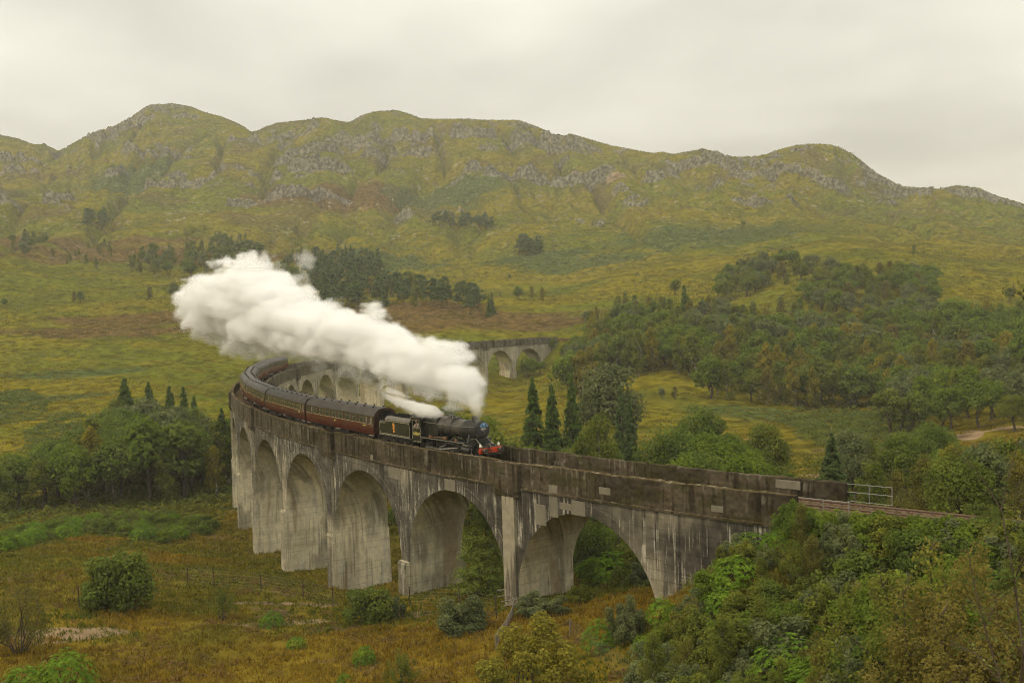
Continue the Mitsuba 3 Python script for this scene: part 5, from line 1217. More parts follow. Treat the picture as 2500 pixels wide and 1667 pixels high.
# trees on the inner side of the near arches
TOPS = [(1100,960),(1150,955),(1190,905),(1400,940),(1450,985),(1500,995),(1540,950),(1600,925),(1660,950),(1700,965),(1780,985),(1830,1065),(1870,1065),(1900,985),(2000,965),(2130,955),(2210,985),(2352,1000)]
for x, yt, d, kind, v, lab in [(1222,862,172,'spruce',0,'first of three tall spruces behind the parapet, counted from the locomotive'),(1266,880,168,'spruce',1,'second of three tall spruces behind the parapet, the slimmest'),(1312,858,170,'spruce',0,'third of three tall spruces behind the parapet, furthest from the locomotive'),
      (1384,832,190,'broadleaf_tree',2,'tall narrow grey green tree behind the parapet'),(1425,884,158,'spruce',2,'dark spruce behind the bright birch and parapet'),(1446,905,152,'spruce',2,'darkest spruce at the edge of the yellow field'),
      (1380,946,128,'young_birch',0,'broad olive birch just over the far parapet'),(1340,985,122,'young_birch',0,'smaller olive birch between the spruces and the broad birch'),(1592,925,150,'broadleaf_tree',0,'big dark round tree against the yellow field'),(1545,965,140,'broadleaf_tree',3,'dark tree touching the big round one at its near side'),
      (1650,985,128,'broadleaf_tree',1,'mid green tree low over the parapet patch'),(1745,968,138,'broadleaf_tree',4,'loose olive tree with bare limbs behind the far parapet'),(1560,1040,112,'broadleaf_tree',1,'bright green low tree behind the parapet joint'),(1615,1030,112,'broadleaf_tree',0,'dark low tree behind the parapet joint'),
      (1700,1030,108,'broadleaf_tree',1,'green tree beside the small yellow field gap'),(1040,922,205,'broadleaf_tree',0,'dark tree seen above the locomotive boiler'),(1140,975,150,'willow_bush',2,'olive bush right behind the smokebox'),(1090,950,170,'broadleaf_tree',1,'green tree between the chimney and the smoke'),
      (1910,990,118,'spruce',2,'grey green broad conifer behind the end of the parapet'),(1960,985,128,'broadleaf_tree',2,'grey tree behind the parapet end'),(1985,1050,100,'young_birch',0,'olive birch over the end of the far parapet'),(2080,985,130,'broadleaf_tree',0,'dark tree above the handrail'),
      (2130,960,150,'broadleaf_tree',3,'dark dense tree beside the pale path'),(2060,1075,96,'young_birch',2,'brownish birch with pale stems behind the handrail'),(2130,1040,100,'young_birch',2,'second brownish birch with pale stems, right of the handrail'),(2200,1010,108,'young_birch',1,'yellowing birch by the bend of the path'),(2290,1000,104,'broadleaf_tree',4,'olive tree near the path at the edge of the view'),(2345,1030,95,'young_birch',1,'yellowing birch at the edge of the view')]:
    plant_top(kind, x, yt, d, label=lab, variant=v, wpx=SW.get(x) if kind == 'spruce' else None)
plant_top('broadleaf_tree', 2325, 905, 215, label='small round tree standing by the pale path', variant=4, wpx=70)
fill([(1140,1040),(1200,985),(1480,1040),(1530,1020),(1800,1040),(1850,1110),(1900,1060),(2352,1040),(2352,1180),(2050,1190),(1850,1130),(1500,1090),(1200,1080)], [('broadleaf_tree', 4, [0, 1, 2, 3]), ('young_birch', 3, [0, 1, 2]), ('willow_bush', 3, None, .45)], 3.6, (4, 9), 78, 165, 'along the inner side of the near arches', 75, top=TOPS, clear=5.2, seed=15, avoid=lambda s, o: (s > S0 - 6) & (s < 22) & (o > -55))
# thicket of birch and willow on the near embankment
EMB = [(1560,1440),(1610,1330),(1690,1225),(1800,1165),(1880,1175),(2050,1190),(2352,1200),(2352,1600),(1560,1600),(1480,1520)]
ETOP = [(1450,1440),(1580,1365),(1635,1290),(1690,1222),(1755,1178),(1800,1150),(1850,1150),(1900,1172),(2100,1180),(2352,1195)]
fill(EMB, [('willow_bush', 6, None), ('brown_shrub', 1, None), ('rhododendron_bush', 1.6, None, .8), ('young_birch', 1, [0, 2], 1.3)], 1.7, (1.6, 3.6), 36, 100, 'in the thicket on the railway embankment', 330, top=ETOP, clear=3.2, seed=16)
rc = np.random.default_rng(77)
for s_ in np.arange(S0 - 1.6, -66, -.5):                # a low fringe of bushes along the crest beside the rails
    P = line(s_, rc.uniform(3.6, 5.2)); P[2] = float(height(P[0], P[1])); px_, py_, w_ = project(P)
    yt = np.interp(px_, [1800, 1850, 1900, 2050, 2150, 2352, 2600], [1150, 1157, 1161, 1167, 1174, 1179, 1186]) + rc.uniform(0, 14)
    hh = float((py_ - yt) * m_per_px(w_))
    if hh > .45: plant('willow_bush', P, min(hh, 3.0), where='in the fringe along the rails' + (', parapet end' if s_ > -30 else ', middle' if s_ > -45 else ', far end'), group='low fringe of bushes along the rails', variant=int(rc.choice([1, 2, 4, 5])), w=max(hh, 1.1) * rc.uniform(1.0, 1.5))
plant_top('willow_bush', 1812, 1140, 72, label='small bush climbing over the end of the near parapet', variant=1, wpx=70)
for x, yt, d in [(2110,1225,46),(2200,1230,44),(2290,1260,40),(2150,1330,42),(2250,1370,38),(2330,1300,40)]:
    plant_top('brown_shrub', x, yt, d, where='with thin bare stems at the edge of the thicket', group='brown twiggy shrubs at the edge of the thicket')
# under and before the near arches
fill([(1330,1230),(1400,1200),(1480,1240),(1540,1330),(1530,1380),(1400,1390),(1330,1340)], [('willow_bush', 5, None), ('rhododendron_bush', 2, None), ('broadleaf_tree', 1, [1, 3], 1.6)], 2.4, (1.6, 3.6), 88, 150, 'seen through the arch beside the embankment', 60, seed=17)
fill([(880,1190),(920,1170),(940,1230),(1060,1180),(1160,1200),(1170,1260),(1020,1260)], [('broadleaf_tree', 3, [0, 1]), ('willow_bush', 3, None)], 4, (2.5, 6), 150, 240, 'seen through the arches behind the pine', 18, seed=18)
dd_ = np.linspace(95, 125, 301); oo_ = [float(to_line(*on_ground(1107, q)[:2])[1]) for q in dd_]
plant_top('scots_pine', 1107, 1152, float(dd_[int(np.argmin(np.abs(np.array(oo_) + 0.8)))]), label='tall soft green pine growing inside the second arch', wpx=142)
for kind, x, y, h, w, v, lab in [
    ('willow_bush', 280, 1400, 140, 150, 3, 'large round dark green bush alone on the moor'), ('willow_bush', 225, 1402, 75, 70, 3, 'small dark bush leaning against the large round one'),
    ('brown_shrub', 45, 1505, 205, 130, 0, 'brown half bare shrub at the edge of the moor near the soil path'), ('rhododendron_bush', 150, 1585, 95, 130, 0, 'bright green rhododendron low at the corner of the view'),
    ('rhododendron_bush', 60, 1590, 60, 110, 1, 'second rhododendron right in the corner, browner below'), ('brown_shrub', 515, 1425, 95, 60, 1, 'small thin bare bush on the moor below the fence'),
    ('willow_bush', 852, 1428, 92, 115, 3, 'round dark bush at the foot of the third pier'), ('willow_bush', 900, 1418, 55, 60, 0, 'low grey bush beside the round one at the third pier'),
    ('willow_bush', 1060, 1455, 95, 130, 0, 'wide grey green bush before the pine'), ('willow_bush', 1240, 1415, 62, 120, 4, 'grey bush at the foot of the first pier'),
    ('yellow_birch_bush', 1215, 1610, 215, 235, 0, 'large yellowing birch bush before the wooden steps'), ('brown_shrub', 925, 1590, 115, 80, 1, 'slim olive sapling low in the middle of the moor'),
    ('rhododendron_bush', 625, 1440, 40, 60, 0, 'bright green clump beside the fence line on the moor'), ('rhododendron_bush', 838, 1525, 48, 60, 1, 'bright yellow-green clump alone on the rusty grass'),
    ('rhododendron_bush', 790, 1567, 26, 36, 1, 'small bright clump at the lower edge of the view'), ('rhododendron_bush', 680, 1490, 30, 50, 2, 'low green clump on the heather'),
    ('willow_bush', 1440, 1475, 118, 95, 4, 'grey green bush between two bright rhododendrons'), ('rhododendron_bush', 1385, 1490, 75, 105, 2, 'bright rhododendron before the first arch'),
    ('rhododendron_bush', 1522, 1430, 62, 85, 0, 'bright rhododendron at the foot of the abutment'), ('rhododendron_bush', 1480, 1500, 40, 60, 1, 'low rhododendron between the grey bush and the slope'),
    ('willow_bush', 1570, 1500, 105, 130, 1, 'green willow bush at the lower corner of the thicket'), ('willow_bush', 1330, 1385, 45, 60, 2, 'small bush inside the first arch')]:
    plant_at(kind, x, y, h, label=lab, variant=v, wpx=w)
# far end of the viaduct
for x, y, h, k, v in [(1215,868,50,'oak_tree',1),(1240,862,34,'oak_tree',4),(1200,862,30,'birch_tree',2),(1293,850,60,'birch_tree',0),(1330,845,54,'birch_tree',2),(1268,812,30,'oak_tree',1),(1550,920,32,'birch_tree',4),(1520,920,28,'oak_tree',3),(1700,905,20,'birch_tree',2)]:
    plant_at(k, x, y, h, where='near the far arches', group='trees near the far arches', variant=v)

# of each kind the 280 that show largest stay things of their own; the smaller ones are a mass
far_n = 0
for kind in ('oak_tree', 'birch_tree'):
    rows = sorted([p for p in plants if p[1] == kind and not p[3]], key=lambda p: -p[2])
    room = 280 - sum(1 for p in plants if p[1] == kind and p[3])
    for p in rows[room:]:
        far_n += 1
        scene[f'distant_trees__{far_n:03d}'] = scene.pop(p[0]); labels.pop(p[0])
labels['distant_trees'] = {'label': 'smaller far trees merging into one mass in the woods and on the hillside', 'category': 'trees', 'kind': 'stuff'}

# ---------------------------------------------------------------- grass, heather and bracken that nobody could count
r6 = np.random.default_rng(66)
def scatter(n, d0, d1, power=2.0, a0=None, a1=None):
    d = (r6.uniform(d0**power, d1**power, n)) ** (1 / power); az = r6.uniform(AZ_R - .03 if a0 is None else a0, AZ_L + .03 if a1 is None else a1, n)
    X, Y = CAM[0] + d * np.cos(az), CAM[1] + d * np.sin(az)
    return X, Y, d
def tufts(X, Y, h, w, blades, spread, lean=.35):
    """tufts of bent blades"""
    n = len(X); Z = height(X, Y)
    N = n * blades
    c = np.repeat(np.stack([X, Y, Z - .05], -1), blades, 0) + np.c_[r6.normal(size=(N, 2)) * spread, np.zeros(N)]
    H = np.repeat(h, blades) * r6.uniform(.55, 1.1, N)
    a = r6.uniform(0, 2 * math.pi, N); t = np.stack([np.cos(a), np.sin(a), 0 * a], -1)
    l = r6.normal(size=(N, 3)) * lean; l[:, 2] = 1; l = unit(l)
    W = (np.repeat(w, blades) if np.ndim(w) else w) * r6.uniform(.6, 1.3, N)[:, None] if np.ndim(w) == 0 else np.repeat(w, blades)[:, None] * r6.uniform(.6, 1.3, N)[:, None]
    v = np.stack([c - t * W * .5, c + t * W * .5, c + l * H[:, None]], 1).reshape(-1, 3)
    return trimesh.Trimesh(v, np.arange(N * 3).reshape(-1, 3), process=False)
def not_line(X, Y, o1=4.2):
    s, o = to_line(X, Y); return ~((s > S0 - 90) & (s < S1 + 30) & (np.abs(o) < o1))
def grass_mat(key, a, b, c, k=1.0):
    A, B, C = (mi.Color3f([q * k for q in v]) for v in (a, b, c))
    def f(p, n, uv):
        t = fbm(p.x / 14, p.y / 14, 5.2, 3); m = fbm(p.x / 2.3, p.y / 2.3, 1.2, 3)
        col = mix(A, B, smoothstep(.42, .6, t)); col = mix(col, C, smoothstep(.5, .75, m) * .7)
        return col * (.55 + .9 * cell_rand(dr.floor(p.x * 2.7), dr.floor(p.y * 2.7)))
    scene[key] = {'type': 'principledthin', 'base_color': proc(f), 'roughness': .7, 'diff_trans': .6, 'spec_trans': 0.0, 'eta': 1.3}
grass_mat('rusty_grass_mat', (.165, .108, .013), (.122, .102, .014), (.190, .134, .020), 1.35)
grass_mat('green_grass_mat', (.090, .100, .013), (.112, .104, .014), (.070, .086, .013), 1.35)
X, Y, d = scatter(42000, 44, 205, 1.5)
pick = nfbm(X / 14 + 3, Y / 14, 2.2, 3) + .12 * (nss(150, 60, d) - .4)
sl_s, sl_o = to_line(X, Y); ok = (np.abs(sl_o) > 4.2) | ((sl_s > S0 + 6) & (sl_s < S1 - 6))
for key, sel, mat, lab in (('moor_grass', pick > .47, 'rusty_grass_mat', 'rusty orange moor grass over the valley floor'), ('green_grass', pick <= .47, 'green_grass_mat', 'green grass growing in patches between the rusty moor grass')):
    q = ok & sel
    k = thing(key, lab, 'grass', kind='stuff')
    hh = (.28 + .42 * nfbm(X / 5, Y / 5, 7.7, 2)) * (1 if key == 'moor_grass' else .85)
    scene[k] = mikit.ply(tufts(X[q], Y[q], hh[q], .045 + .0009 * d[q], 9, .28), mat, False)
X, Y, d = scatter(26000, 205, 480, 1.6)
q = not_line(X, Y) & (nfbm(X / 12, Y / 12, 3.1, 3) > .42)
k = thing('field_grass', 'yellow green tussocks over the fields inside and beyond the curve of the viaduct', 'grass', kind='stuff')
scene[k] = mikit.ply(tufts(X[q], Y[q], .25 + .35 * nfbm(X[q] / 7, Y[q] / 7, 1.7, 2), .05 + .0010 * d[q], 6, .5), 'field_grass_mat', False)
grass_mat('field_grass_mat', (.160, .124, .012), (.112, .108, .015), (.178, .122, .015), 1.1)
X, Y, d = scatter(60000, 480, 1500, 1.0); Z = height(X, Y)
q = not_line(X, Y) & (nfbm(X / 30, Y / 30, 3.1, 3) > .40)
k = thing('hill_grass', 'coarse yellow green grass and rushes over the hillside', 'grass', kind='stuff')
scene[k] = mikit.ply(tufts(X[q], Y[q], .35 + .6 * nfbm(X[q] / 20, Y[q] / 20, 1.7, 2), .05 + .0010 * d[q], 5, 1.1), 'hill_grass_mat', False)
grass_mat('hill_grass_mat', (.125, .108, .017), (.094, .096, .018), (.074, .074, .018), 1.1)
def clumps(P, h, rad, leaves, size, r):
    """low leafy cushions joined into one carpet"""
    c = []
    n = []
    for (x, y, z), hh, rr in zip(P, h, rad):
        d = unit(r.normal(size=(leaves, 3))); d[:, 2] = np.abs(d[:, 2])
        q = r.uniform(.7, 1.05, leaves)[:, None]
        c.append(d * [rr, rr, hh] * q + [x, y, z]); n.append(d + [0, 0, .4] + r.normal(size=(leaves, 3)) * .5)
    c, n = np.vstack(c), np.vstack(n)
    return quads(c, n, size * r.uniform(.7, 1.3, len(c)), r)
# heather cushions on the near moor
X, Y, d = scatter(1500, 60, 125, 1.6)
q = not_line(X, Y, 5) & (nfbm(X / 8, Y / 8, 4.4, 3) > .52)
P = np.stack([X[q], Y[q], height(X[q], Y[q]) - .1], -1)
k = thing('heather', 'brown purple heather cushions scattered on the near moor', 'heather', kind='stuff')
scene[k] = mikit.ply(clumps(P, r6.uniform(.2, .55, len(P)), r6.uniform(.4, 1.2, len(P)), 70, .13, r6), 'heather_leaf', False)
# bracken: hedge below the left wood, bank beyond the field, patches on the left slope
def bracken(poly, n, d0, d1, h0, h1):
    X, Y, d = scatter(n, d0, d1, 1.8); Z = height(X, Y); px, py, _ = project(np.stack([X, Y, Z + .5], -1))
    q = shapely.contains_xy(sg.Polygon(poly), px, py) & not_line(X, Y, 5)
    P = np.stack([X[q], Y[q], Z[q] - .1], -1)
    return clumps(P, r6.uniform(h0, h1, len(P)), r6.uniform(.8, 1.9, len(P)), 60, .30, r6)
k = thing('bracken', 'green bracken growing in dense banks around the wood and field', 'bracken', kind='stuff')
scene[k] = mikit.ply(cat([bracken([(-40,1225),(150,1192),(300,1172),(440,1180),(500,1205),(380,1232),(200,1215),(-40,1255)], 14000, 140, 250, .6, 1.5), bracken([(1790,960),(1900,940),(2020,950),(2180,985),(2200,1020),(2000,1040),(1850,1010)], 9000, 190, 330, .6, 1.4),
                          bracken([(-20,900),(60,890),(115,920),(90,960),(-20,980)], 12000, 280, 470, .6, 1.3), bracken([(60,990),(130,945),(240,950),(230,1010),(60,1030)], 9000, 230, 380, .6, 1.3)]), 'bracken_leaf', False)
# undergrowth between the trunks of the woods and the thicket
def undergrowth(poly, n, d0, d1, h0, h1, leaves, size):
    X, Y, d = scatter(n, d0, d1, 1.8); Z = height(X, Y); px, py, _ = project(np.stack([X, Y, Z + .5], -1))
    q = shapely.contains_xy(sg.Polygon(poly), px, py) & not_line(X, Y, 3.6)
    P = np.stack([X[q], Y[q], Z[q] - .1], -1)
    return clumps(P, r6.uniform(h0, h1, len(P)), r6.uniform(.9, 2.0, len(P)), leaves, size, r6)
k = thing('undergrowth', 'low green undergrowth filling the ground between the woodland trees', 'undergrowth', kind='stuff')
scene[k] = mikit.ply(cat([undergrowth(W1, 9000, 280, 540, .6, 1.8, 30, .5), undergrowth([(-30,1060),(150,1000),(450,985),(545,1000),(540,1185),(300,1178),(-30,1200)], 6000, 185, 320, .6, 1.6, 40, .4), undergrowth(EMB + [(1480, 1560)], 7000, 36, 110, .3, .8, 60, .13),
                          undergrowth([(1330,1200),(1480,1220),(1550,1390),(1330,1390)], 3000, 85, 150, .3, .9, 60, .16), undergrowth([(1150,1030),(1850,1100),(2352,1030),(2352,1190),(1900,1150),(1500,1100),(1150,1080)], 6000, 75, 190, .4, 1.2, 50, .22)]), 'oak_bright2', False)
leaf_mat('oak_bright2', g(.052, .068, .012), g(.062, .066, .012), g(.086, .092, .015), 5.0, .8)

# ---------------------------------------------------------------- fences
scene['grey_wood'] = diffuse(proc(lambda p, n, uv: mi.Color3f(0.20, 0.175, 0.13) * (.5 + fbm(p.x * 6, p.y * 6, p.z * 1.4, 3))))
scene['dark_wood'] = diffuse(proc(lambda p, n, uv: mi.Color3f(0.075, 0.062, 0.045) * (.5 + fbm(p.x * 6, p.y * 6, p.z * 1.4, 3))))
scene['wire'] = principled((0.16, 0.15, 0.13), 0.5, 0.5)
def wire_fence(pts, label, h=1.9, nw=6, mat='dark_wood', r=.055):
    f = thing('wire_fence', label, 'fence')
    G = [ground_at(x, y)[0] for x, y in pts]
    for P in G: part(f, 'post', tube(P - [0, 0, .4], P + [0, 0, h], r, 7, r * .85), mat)
    for a, b in zip(G[:-1], G[1:]):
        for k in range(nw):
            z = h * (.12 + .82 * k / (nw - 1)); part(f, 'wire_strand', tube(a + [0, 0, z], b + [0, 0, z], .007, 4), 'wire')
wire_fence([(182,1395),(330,1378),(432,1345),(492,1352),(600,1360),(697,1378),(765,1392)], 'tall thin wire deer fence crossing the moor toward the third pier')
wire_fence([(942,1395),(1055,1400),(1140,1420)], 'short wire fence between the third and second piers')
wire_fence([(1310,1470),(1470,1590),(1620,1640)], 'mesh wire fence at the lower edge of the thicket', 1.5, 9, 'grey_wood', .06)
# timber step rails and the curving paling fence before the first pier
st = thing('timber_steps', 'weathered timber step rails climbing to the foot of the first pier', 'steps')
for i, (x, y) in enumerate([(1168,1352),(1166,1366),(1170,1378),(1172,1388)]):
    az, m = pixel_polar(float(x), float(y)); dd = 92 - 1.2 * i
    P = CAM + [dd * math.cos(az), dd * math.sin(az), float(m) * dd]
    rt = np.array([RGT[0], RGT[1], 0]); rt /= np.linalg.norm(rt)
    part(st, 'rail', tube(P - rt * (1.0 - .15 * i) - [0, 0, .1], P + rt * .7 + [0, 0, .06], .06, 6), 'grey_wood')
    part(st, 'post', tube(P + rt * .62 - [0, 0, 1.2], P + rt * .62 + [0, 0, .30], .06, 6), 'grey_wood')
pf = thing('paling_fence', 'grey curving paling fence running down from the timber steps', 'fence')
pp = np.array([(1181,1384),(1178,1400),(1172,1416),(1163,1432),(1150,1446),(1138,1458)], float)
G = np.array([CAM + (lambda a, m, dd: np.array([dd * math.cos(a), dd * math.sin(a), float(m) * dd]))(*[float(q) for q in pixel_polar(x, y)], dd) for (x, y), dd in zip(pp, np.linspace(90, 76, 6))])
u = np.linspace(0, 5, 34)
GG = np.stack([np.interp(u, np.arange(6), G[:, k]) for k in range(3)], -1)
for i, P in enumerate(GG):
    zg = float(height(P[0], P[1]))
    part(pf, 'pale', rbox(P[0], P[1], (P[2] + zg) / 2 - .1, .09, .09, max(1.3, P[2] - zg + .2), .012), 'grey_wood' if i % 5 else 'galvanised', False)
for dz in (-.25, -.95):
    part(pf, 'rail', cat([tube(a + [0, 0, dz], b + [0, 0, dz], .035, 5) for a, b in zip(GG[:-1:3], GG[3::3])]), 'grey_wood')

# ---------------------------------------------------------------- the sapling close to the viewer
sap = thing('rowan_sapling', 'thin bare-stemmed sapling with separate leaves close at the edge of the view', 'sapling')
r8 = np.random.default_rng(88)
def px_point(x, y, d):
    az, m = pixel_polar(float(x), float(y)); return CAM + np.array([d * math.cos(az), d * math.sin(az), float(m) * d])
stems = [[(2330,1750,13.0),(2300,1568,13),(2262,1440,13.2),(2235,1330,13.4),(2218,1240,13.5)], [(2330,1750,13.0),(2350,1500,12.6),(2330,1330,12.8),(2300,1170,13.0),(2250,1090,13.1),(2190,1030,13.3)], [(2300,1170,13.0),(2320,1080,13.1),(2340,1010,13.2)],
         [(2330,1330,12.8),(2370,1240,12.6),(2400,1180,12.5)], [(2262,1440,13.2),(2290,1380,13.3),(2330,1350,13.4)], [(2300,1568,13),(2240,1500,13.3),(2180,1470,13.6)], [(2350,1500,12.6),(2300,1440,12.4),(2270,1420,12.3)], [(2440,760,11.5),(2390,700,11.6),(2330,672,11.8),(2310,660,11.9)], [(2450,1600,12.4),(2440,1100,12.0),(2440,760,11.5)]]
for key, which in (('', (0, 1, 2, 3, 4, 5, 6)), ('b', (8, 7))):
    if key: sap = thing('rowan_sapling', 'dark twig reaching in at the edge of the view against the upper hillside', 'sapling')
    lc, ln, tw = [], [], []
    for si in which:
        stm = stems[si]
        P = np.array([px_point(*q) for q in stm]); n = len(P); rr = np.linspace(.016 if si < 2 or si == 8 else .008, .003, n)
        tw += [tube(P[k], P[k + 1], rr[k], 6, rr[k + 1]) for k in range(n - 1)]
        for k in range(n - 1):
            L = np.linalg.norm(P[k + 1] - P[k])
            if (si in (0, 1) and k == 0) or si == 8: continue
            for q in np.arange(0, 1, .05 / L):
                a = P[k] + (P[k + 1] - P[k]) * q; d = unit(r8.normal(size=3) + [0, 0, .3])
                b = a + d * r8.uniform(.04, .2)
                tw.append(tube(a, b, .0028, 4, .0015))
                for e in range(4):
                    lc.append(b + r8.normal(size=3) * .03); ln.append(r8.normal(size=3) + [0, 0, .8])
    if not key:                                         # hanging fronds with paired leaflets
        for fx, fy, tx, ty in ((2300, 1170, 2215, 1165), (2300, 1170, 2238, 1200), (2300, 1170, 2268, 1225), (2330, 1330, 2285, 1345)):
            p0, p1 = px_point(fx, fy, 13.0 if fy < 1200 else 12.8), px_point(tx, ty, 12.9); ax = unit(p1 - p0); sd = unit(np.cross(ax, FWD))
            tw.append(tube(p0, p1, .003, 4, .0015))
            for q in np.linspace(.1, 1, 11):
                for e in (-1, 1):
                    for f in (.02, .045): lc.append(p0 + (p1 - p0) * q + sd * e * f - [0, 0, .01]); ln.append(-FWD + [0, 0, .6] + r8.normal(size=3) * .2)
    part(sap, 'stem', cat(tw), 'bark', kind='stuff')
    part(sap, 'foliage', quads(np.array(lc), np.array(ln), .030 * r8.uniform(.7, 1.3, len(lc)), r8, 1.7), 'near_leaf')

# ---------------------------------------------------------------- steam
HULLS = []
def plume(name, path, label, voxel, sigma, rough, seed, extra=(), soft=.25, hullk=1.5):
    """path: photo column and row of the middle, radius in photo pixels, metres off, density"""
    pts, rad, den = [], [], []
    for row in path: pts.append(px_point(row[0], row[1], row[3])); rad.append(row[2] * m_per_px(row[3])); den.append(row[4])
    pts, rad, den = np.array(pts), np.array(rad), np.array(den)
    t = np.linspace(0, len(pts) - 1, (len(pts) - 1) * 5 + 1)
    C = np.stack([np.interp(t, np.arange(len(pts)), pts[:, k]) for k in range(3)], -1); Rr = np.interp(t, np.arange(len(pts)), rad); D = np.interp(t, np.arange(len(pts)), den)
    rr = np.random.default_rng(seed)
    balls = [(c, r_, d_) for c, r_, d_ in zip(C, Rr, D)]
    for c, r_, d_ in list(balls):                     # billows on the outside
        for _ in range(5):
            d = unit(rr.normal(size=3)); q = rr.uniform(.28, .5)
            balls.append((c + d * r_ * (1 - q * .55), r_ * q, d_))
    for row in extra: balls.append((px_point(row[0], row[1], row[3]), row[2] * m_per_px(row[3]), row[4]))
    ax = unit(pts[-1] - pts[0]); ax[2] *= .6; ax = unit(ax); side = unit(np.cross([0, 0, 1.0], ax)); upv = np.cross(ax, side)
    B = np.stack([ax, side, upv])                       # rows: axes of the box
    cc = np.array([B @ (b[0] - pts[0]) for b in balls]); rb = np.array([b[1] for b in balls]); db = np.array([b[2] for b in balls])
    pad = 1.35
    lo = (cc - rb[:, None] * pad).min(0); hi = (cc + rb[:, None] * pad).max(0)
    n = np.ceil((hi - lo) / voxel).astype(int); hi = lo + n * voxel
    f = np.full(n, -9.0, np.float32); dens = np.zeros(n, np.float32)
    for c, r_, d_ in zip(cc, rb, db):
        a = np.maximum(0, np.floor((c - r_ * pad - lo) / voxel).astype(int)); b = np.minimum(n, np.ceil((c + r_ * pad - lo) / voxel).astype(int))
        g = [lo[k] + (np.arange(a[k], b[k]) + .5) * voxel - c[k] for k in range(3)]
        q = np.sqrt(g[0][:, None, None]**2 + g[1][None, :, None]**2 + g[2][None, None, :]**2)
        v = ((r_ - q) / max(r_, 1e-6)).astype(np.float32) * np.float32(min(1.0, r_ / rb.max() + .35))
        sl_ = tuple(slice(a[k], b[k]) for k in range(3))
        better = v > f[sl_]
        dens[sl_] = np.where(better, d_, dens[sl_]); f[sl_] = np.maximum(f[sl_], v)
    near = f > -.45
    i = np.argwhere(near); Pw = lo + (i + .5) * voxel
    w1 = rb.max()
    N = 0
    for k, (fr, am) in enumerate(((.55, 1.0), (1.3, .6), (3.0, .36), (6.5, .22))):
        N = N + am * (np.abs(meshkit.noise(Pw * fr / 1.6 + 13 * k, seed + k) * 2 - 1) * 1.7 - .55)
    val = f[near] + rough * N * (1.15 - .35 * np.clip(dens[near], 0, 1))
    s_ = nss(0.0, soft, val) * dens[near]
    grid = np.zeros(n, np.float32); grid[near] = s_
    # close outer hull of the cloud: a coarse shell round the dense cells
    data = np.ascontiguousarray(np.transpose(grid, (2, 1, 0))[..., None])
    M = np.eye(4); M[:3, :3] = B.T * (hi - lo)[None, :]; M[:3, 3] = pts[0] + B.T @ lo
    # 0..1 box -> world
    scene[name + '_medium'] = {'type': 'heterogeneous', 'albedo': {'type': 'rgb', 'value': [0.9995, 0.9995, 0.9995]}, 'scale': float(sigma),
                               'sigma_t': {'type': 'gridvolume', 'grid': mi.VolumeGrid(data.astype(np.float32)), 'to_world': T(M), 'filter_type': 'trilinear'},
                               'phase': {'type': 'hg', 'g': -0.4}}
    M2 = M @ np.array([[.5, 0, 0, .5], [0, .5, 0, .5], [0, 0, .5, .5], [0, 0, 0, 1]])
    k = thing(name, label, 'steam', kind='stuff')
    hull = None                                         # a closed skin some way outside the cloud; the two clouds' skins never cross
    ico = trimesh.creation.icosphere(2)
    parts = [m3.Manifold(m3.Mesh(np.asarray(ico.vertices * b[1] * hullk + b[0], np.float32), np.asarray(ico.faces, np.uint32))) for b in balls]
    hull = m3.Manifold.batch_boolean(parts, m3.OpType.Add)
    if HULLS: hull = hull - HULLS[0]
    HULLS.append(m3.Manifold.batch_boolean([m3.Manifold(m3.Mesh(np.asarray(ico.vertices * (b[1] * hullk + .04) + b[0], np.float32), np.asarray(ico.faces, np.uint32))) for b in balls], m3.OpType.Add))
    hull = max(hull.decompose(), key=lambda q: q.volume())
    denoise_shell = m3.Manifold.batch_boolean([m3.Manifold(m3.Mesh(np.asarray(ico.vertices * b[1] * .95 + b[0], np.float32), np.asarray(ico.faces, np.uint32))) for b in balls[:len(C)]], m3.OpType.Add)
    q = hull.to_mesh()
    sh = {**mikit.ply(trimesh.Trimesh(q.vert_properties[:, :3], q.tri_verts, process=False), None, False), 'bsdf': {'type': 'null'}, 'interior': {'type': 'ref', 'id': name + '_medium'}}
    if HAZE: sh['exterior'] = {'type': 'ref', 'id': 'haze_medium'}
    scene[k + '__skin'] = sh
    cq = max(denoise_shell.decompose(), key=lambda q: q.volume()).to_mesh()   # unseen shell added only for the denoiser; same steam on both sides
    scene[k + '__denoise_shell'] = {**mikit.ply(trimesh.Trimesh(cq.vert_properties[:, :3], cq.tri_verts, process=False), None, False), 'bsdf': {'type': 'null'},
                           'interior': {'type': 'ref', 'id': name + '_medium'}, 'exterior': {'type': 'ref', 'id': name + '_medium'}}
HAZE = 0.00017
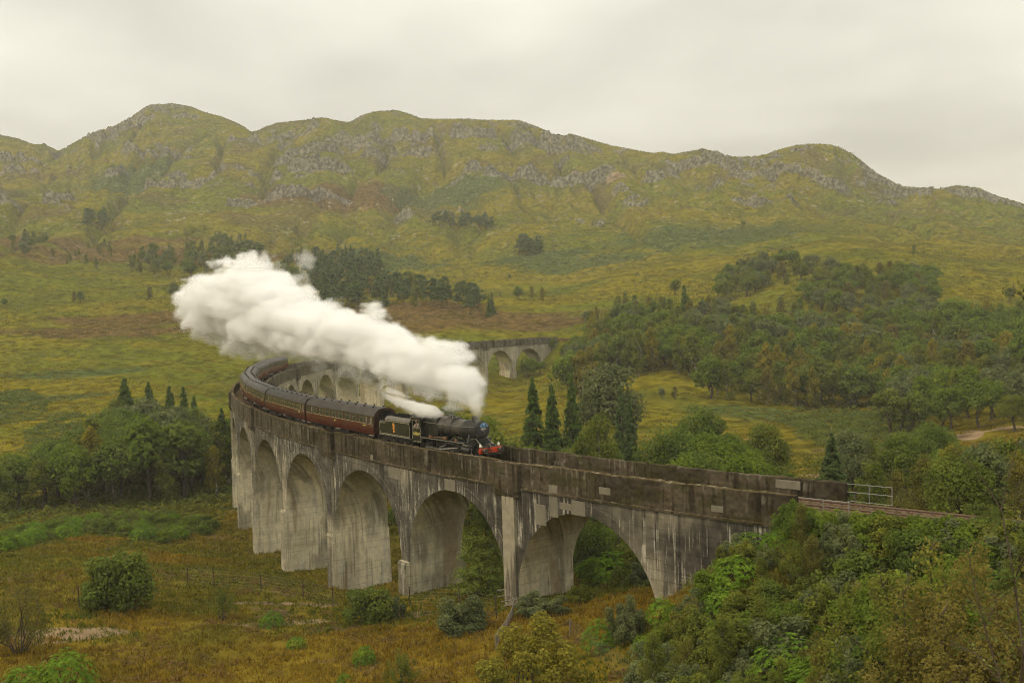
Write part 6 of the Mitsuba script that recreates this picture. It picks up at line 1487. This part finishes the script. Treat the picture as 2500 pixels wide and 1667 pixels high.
if HAZE:
    scene['haze_medium'] = {'type': 'homogeneous', 'albedo': {'type': 'rgb', 'value': [0.96, 0.95, 0.91]}, 'sigma_t': HAZE, 'phase': {'type': 'isotropic'}}
    zl, zh = float(TERR.bounds[0][2]) - 1.0, max(float(TERR.bounds[1][2]), 40.0) + 3.0
    scene['haze'] = {'type': 'cube', 'bsdf': {'type': 'null'}, 'interior': {'type': 'ref', 'id': 'haze_medium'},
                     'to_world': T().translate([float(CAM[0]), float(CAM[1]), (zl + zh) / 2]).scale([9300.0, 9300.0, (zh - zl) / 2])}
    labels['haze'] = {'label': 'thin moist haze softening the far hills', 'category': 'haze', 'kind': 'stuff'}
    scene['camera']['medium'] = {'type': 'ref', 'id': 'haze_medium'}
plume('steam_plume', [(1096,962,7,96.5,.4),(1096,935,18,97,.9),(1086,895,36,98.5,1),(1060,872,50,100,1),(1010,850,60,103,1),(960,836,61,106,1),(905,816,60,110,1),(860,790,66,114,1),(800,776,62,119,1),(730,764,66,126,1),(665,742,74,133,1),(600,704,92,142,1),(535,700,88,150,.9),(480,705,62,158,.65),(440,708,34,164,.4)],
      'huge white billowing steam plume trailing back from the locomotive chimney', .30, 1.15, .40, 5,
      soft=.20, extra=[(855,734,32,114,1),(868,728,18,113,1),(560,640,50,147,.8),(600,622,40,145,.7),(640,648,42,140,.7),(695,630,22,139,.22),(702,600,18,140,.18),(688,655,22,138,.28),(700,580,12,141,.2),(676,668,20,137,.5),(684,640,17,138,.4),(690,612,15,139.5,.3),(703,596,13,140.5,.3),(680,588,10,141,.2),(712,612,12,140,.25),(664,650,18,138,.5),(652,632,16,139,.3),(640,605,14,141,.3),(655,612,12,140,.2),(420,690,20,165,.3),(412,715,16,166,.3),(425,745,16,163,.3),(450,760,26,160,.4),(540,785,36,150,.7),(575,795,30,146,.6),(700,805,30,132,.5),(660,800,28,135,.5),(790,838,26,122,.35),(740,830,22,127,.3),
             (850,858,24,117,.4),(900,872,28,112,.6),(950,888,30,108,.8),(1000,898,32,104,.9),(1045,912,30,100,.9),(1070,918,26,98.5,.9),(820,856,18,120,.15),(770,850,18,124,.12),(720,850,16,129,.10),(920,905,18,111,.18),(880,895,16,114,.12)])
plume('safety_valve_steam', [(1012,950,8,99.3,.8),(990,944,17,100.2,1),(965,940,19,101.4,1),(940,930,20,103,.6),(915,915,18,105,.35),(890,900,16,108,.2)], 'small white puff of steam from the safety valves over the locomotive cab', .16, 2.2, .34, 9)
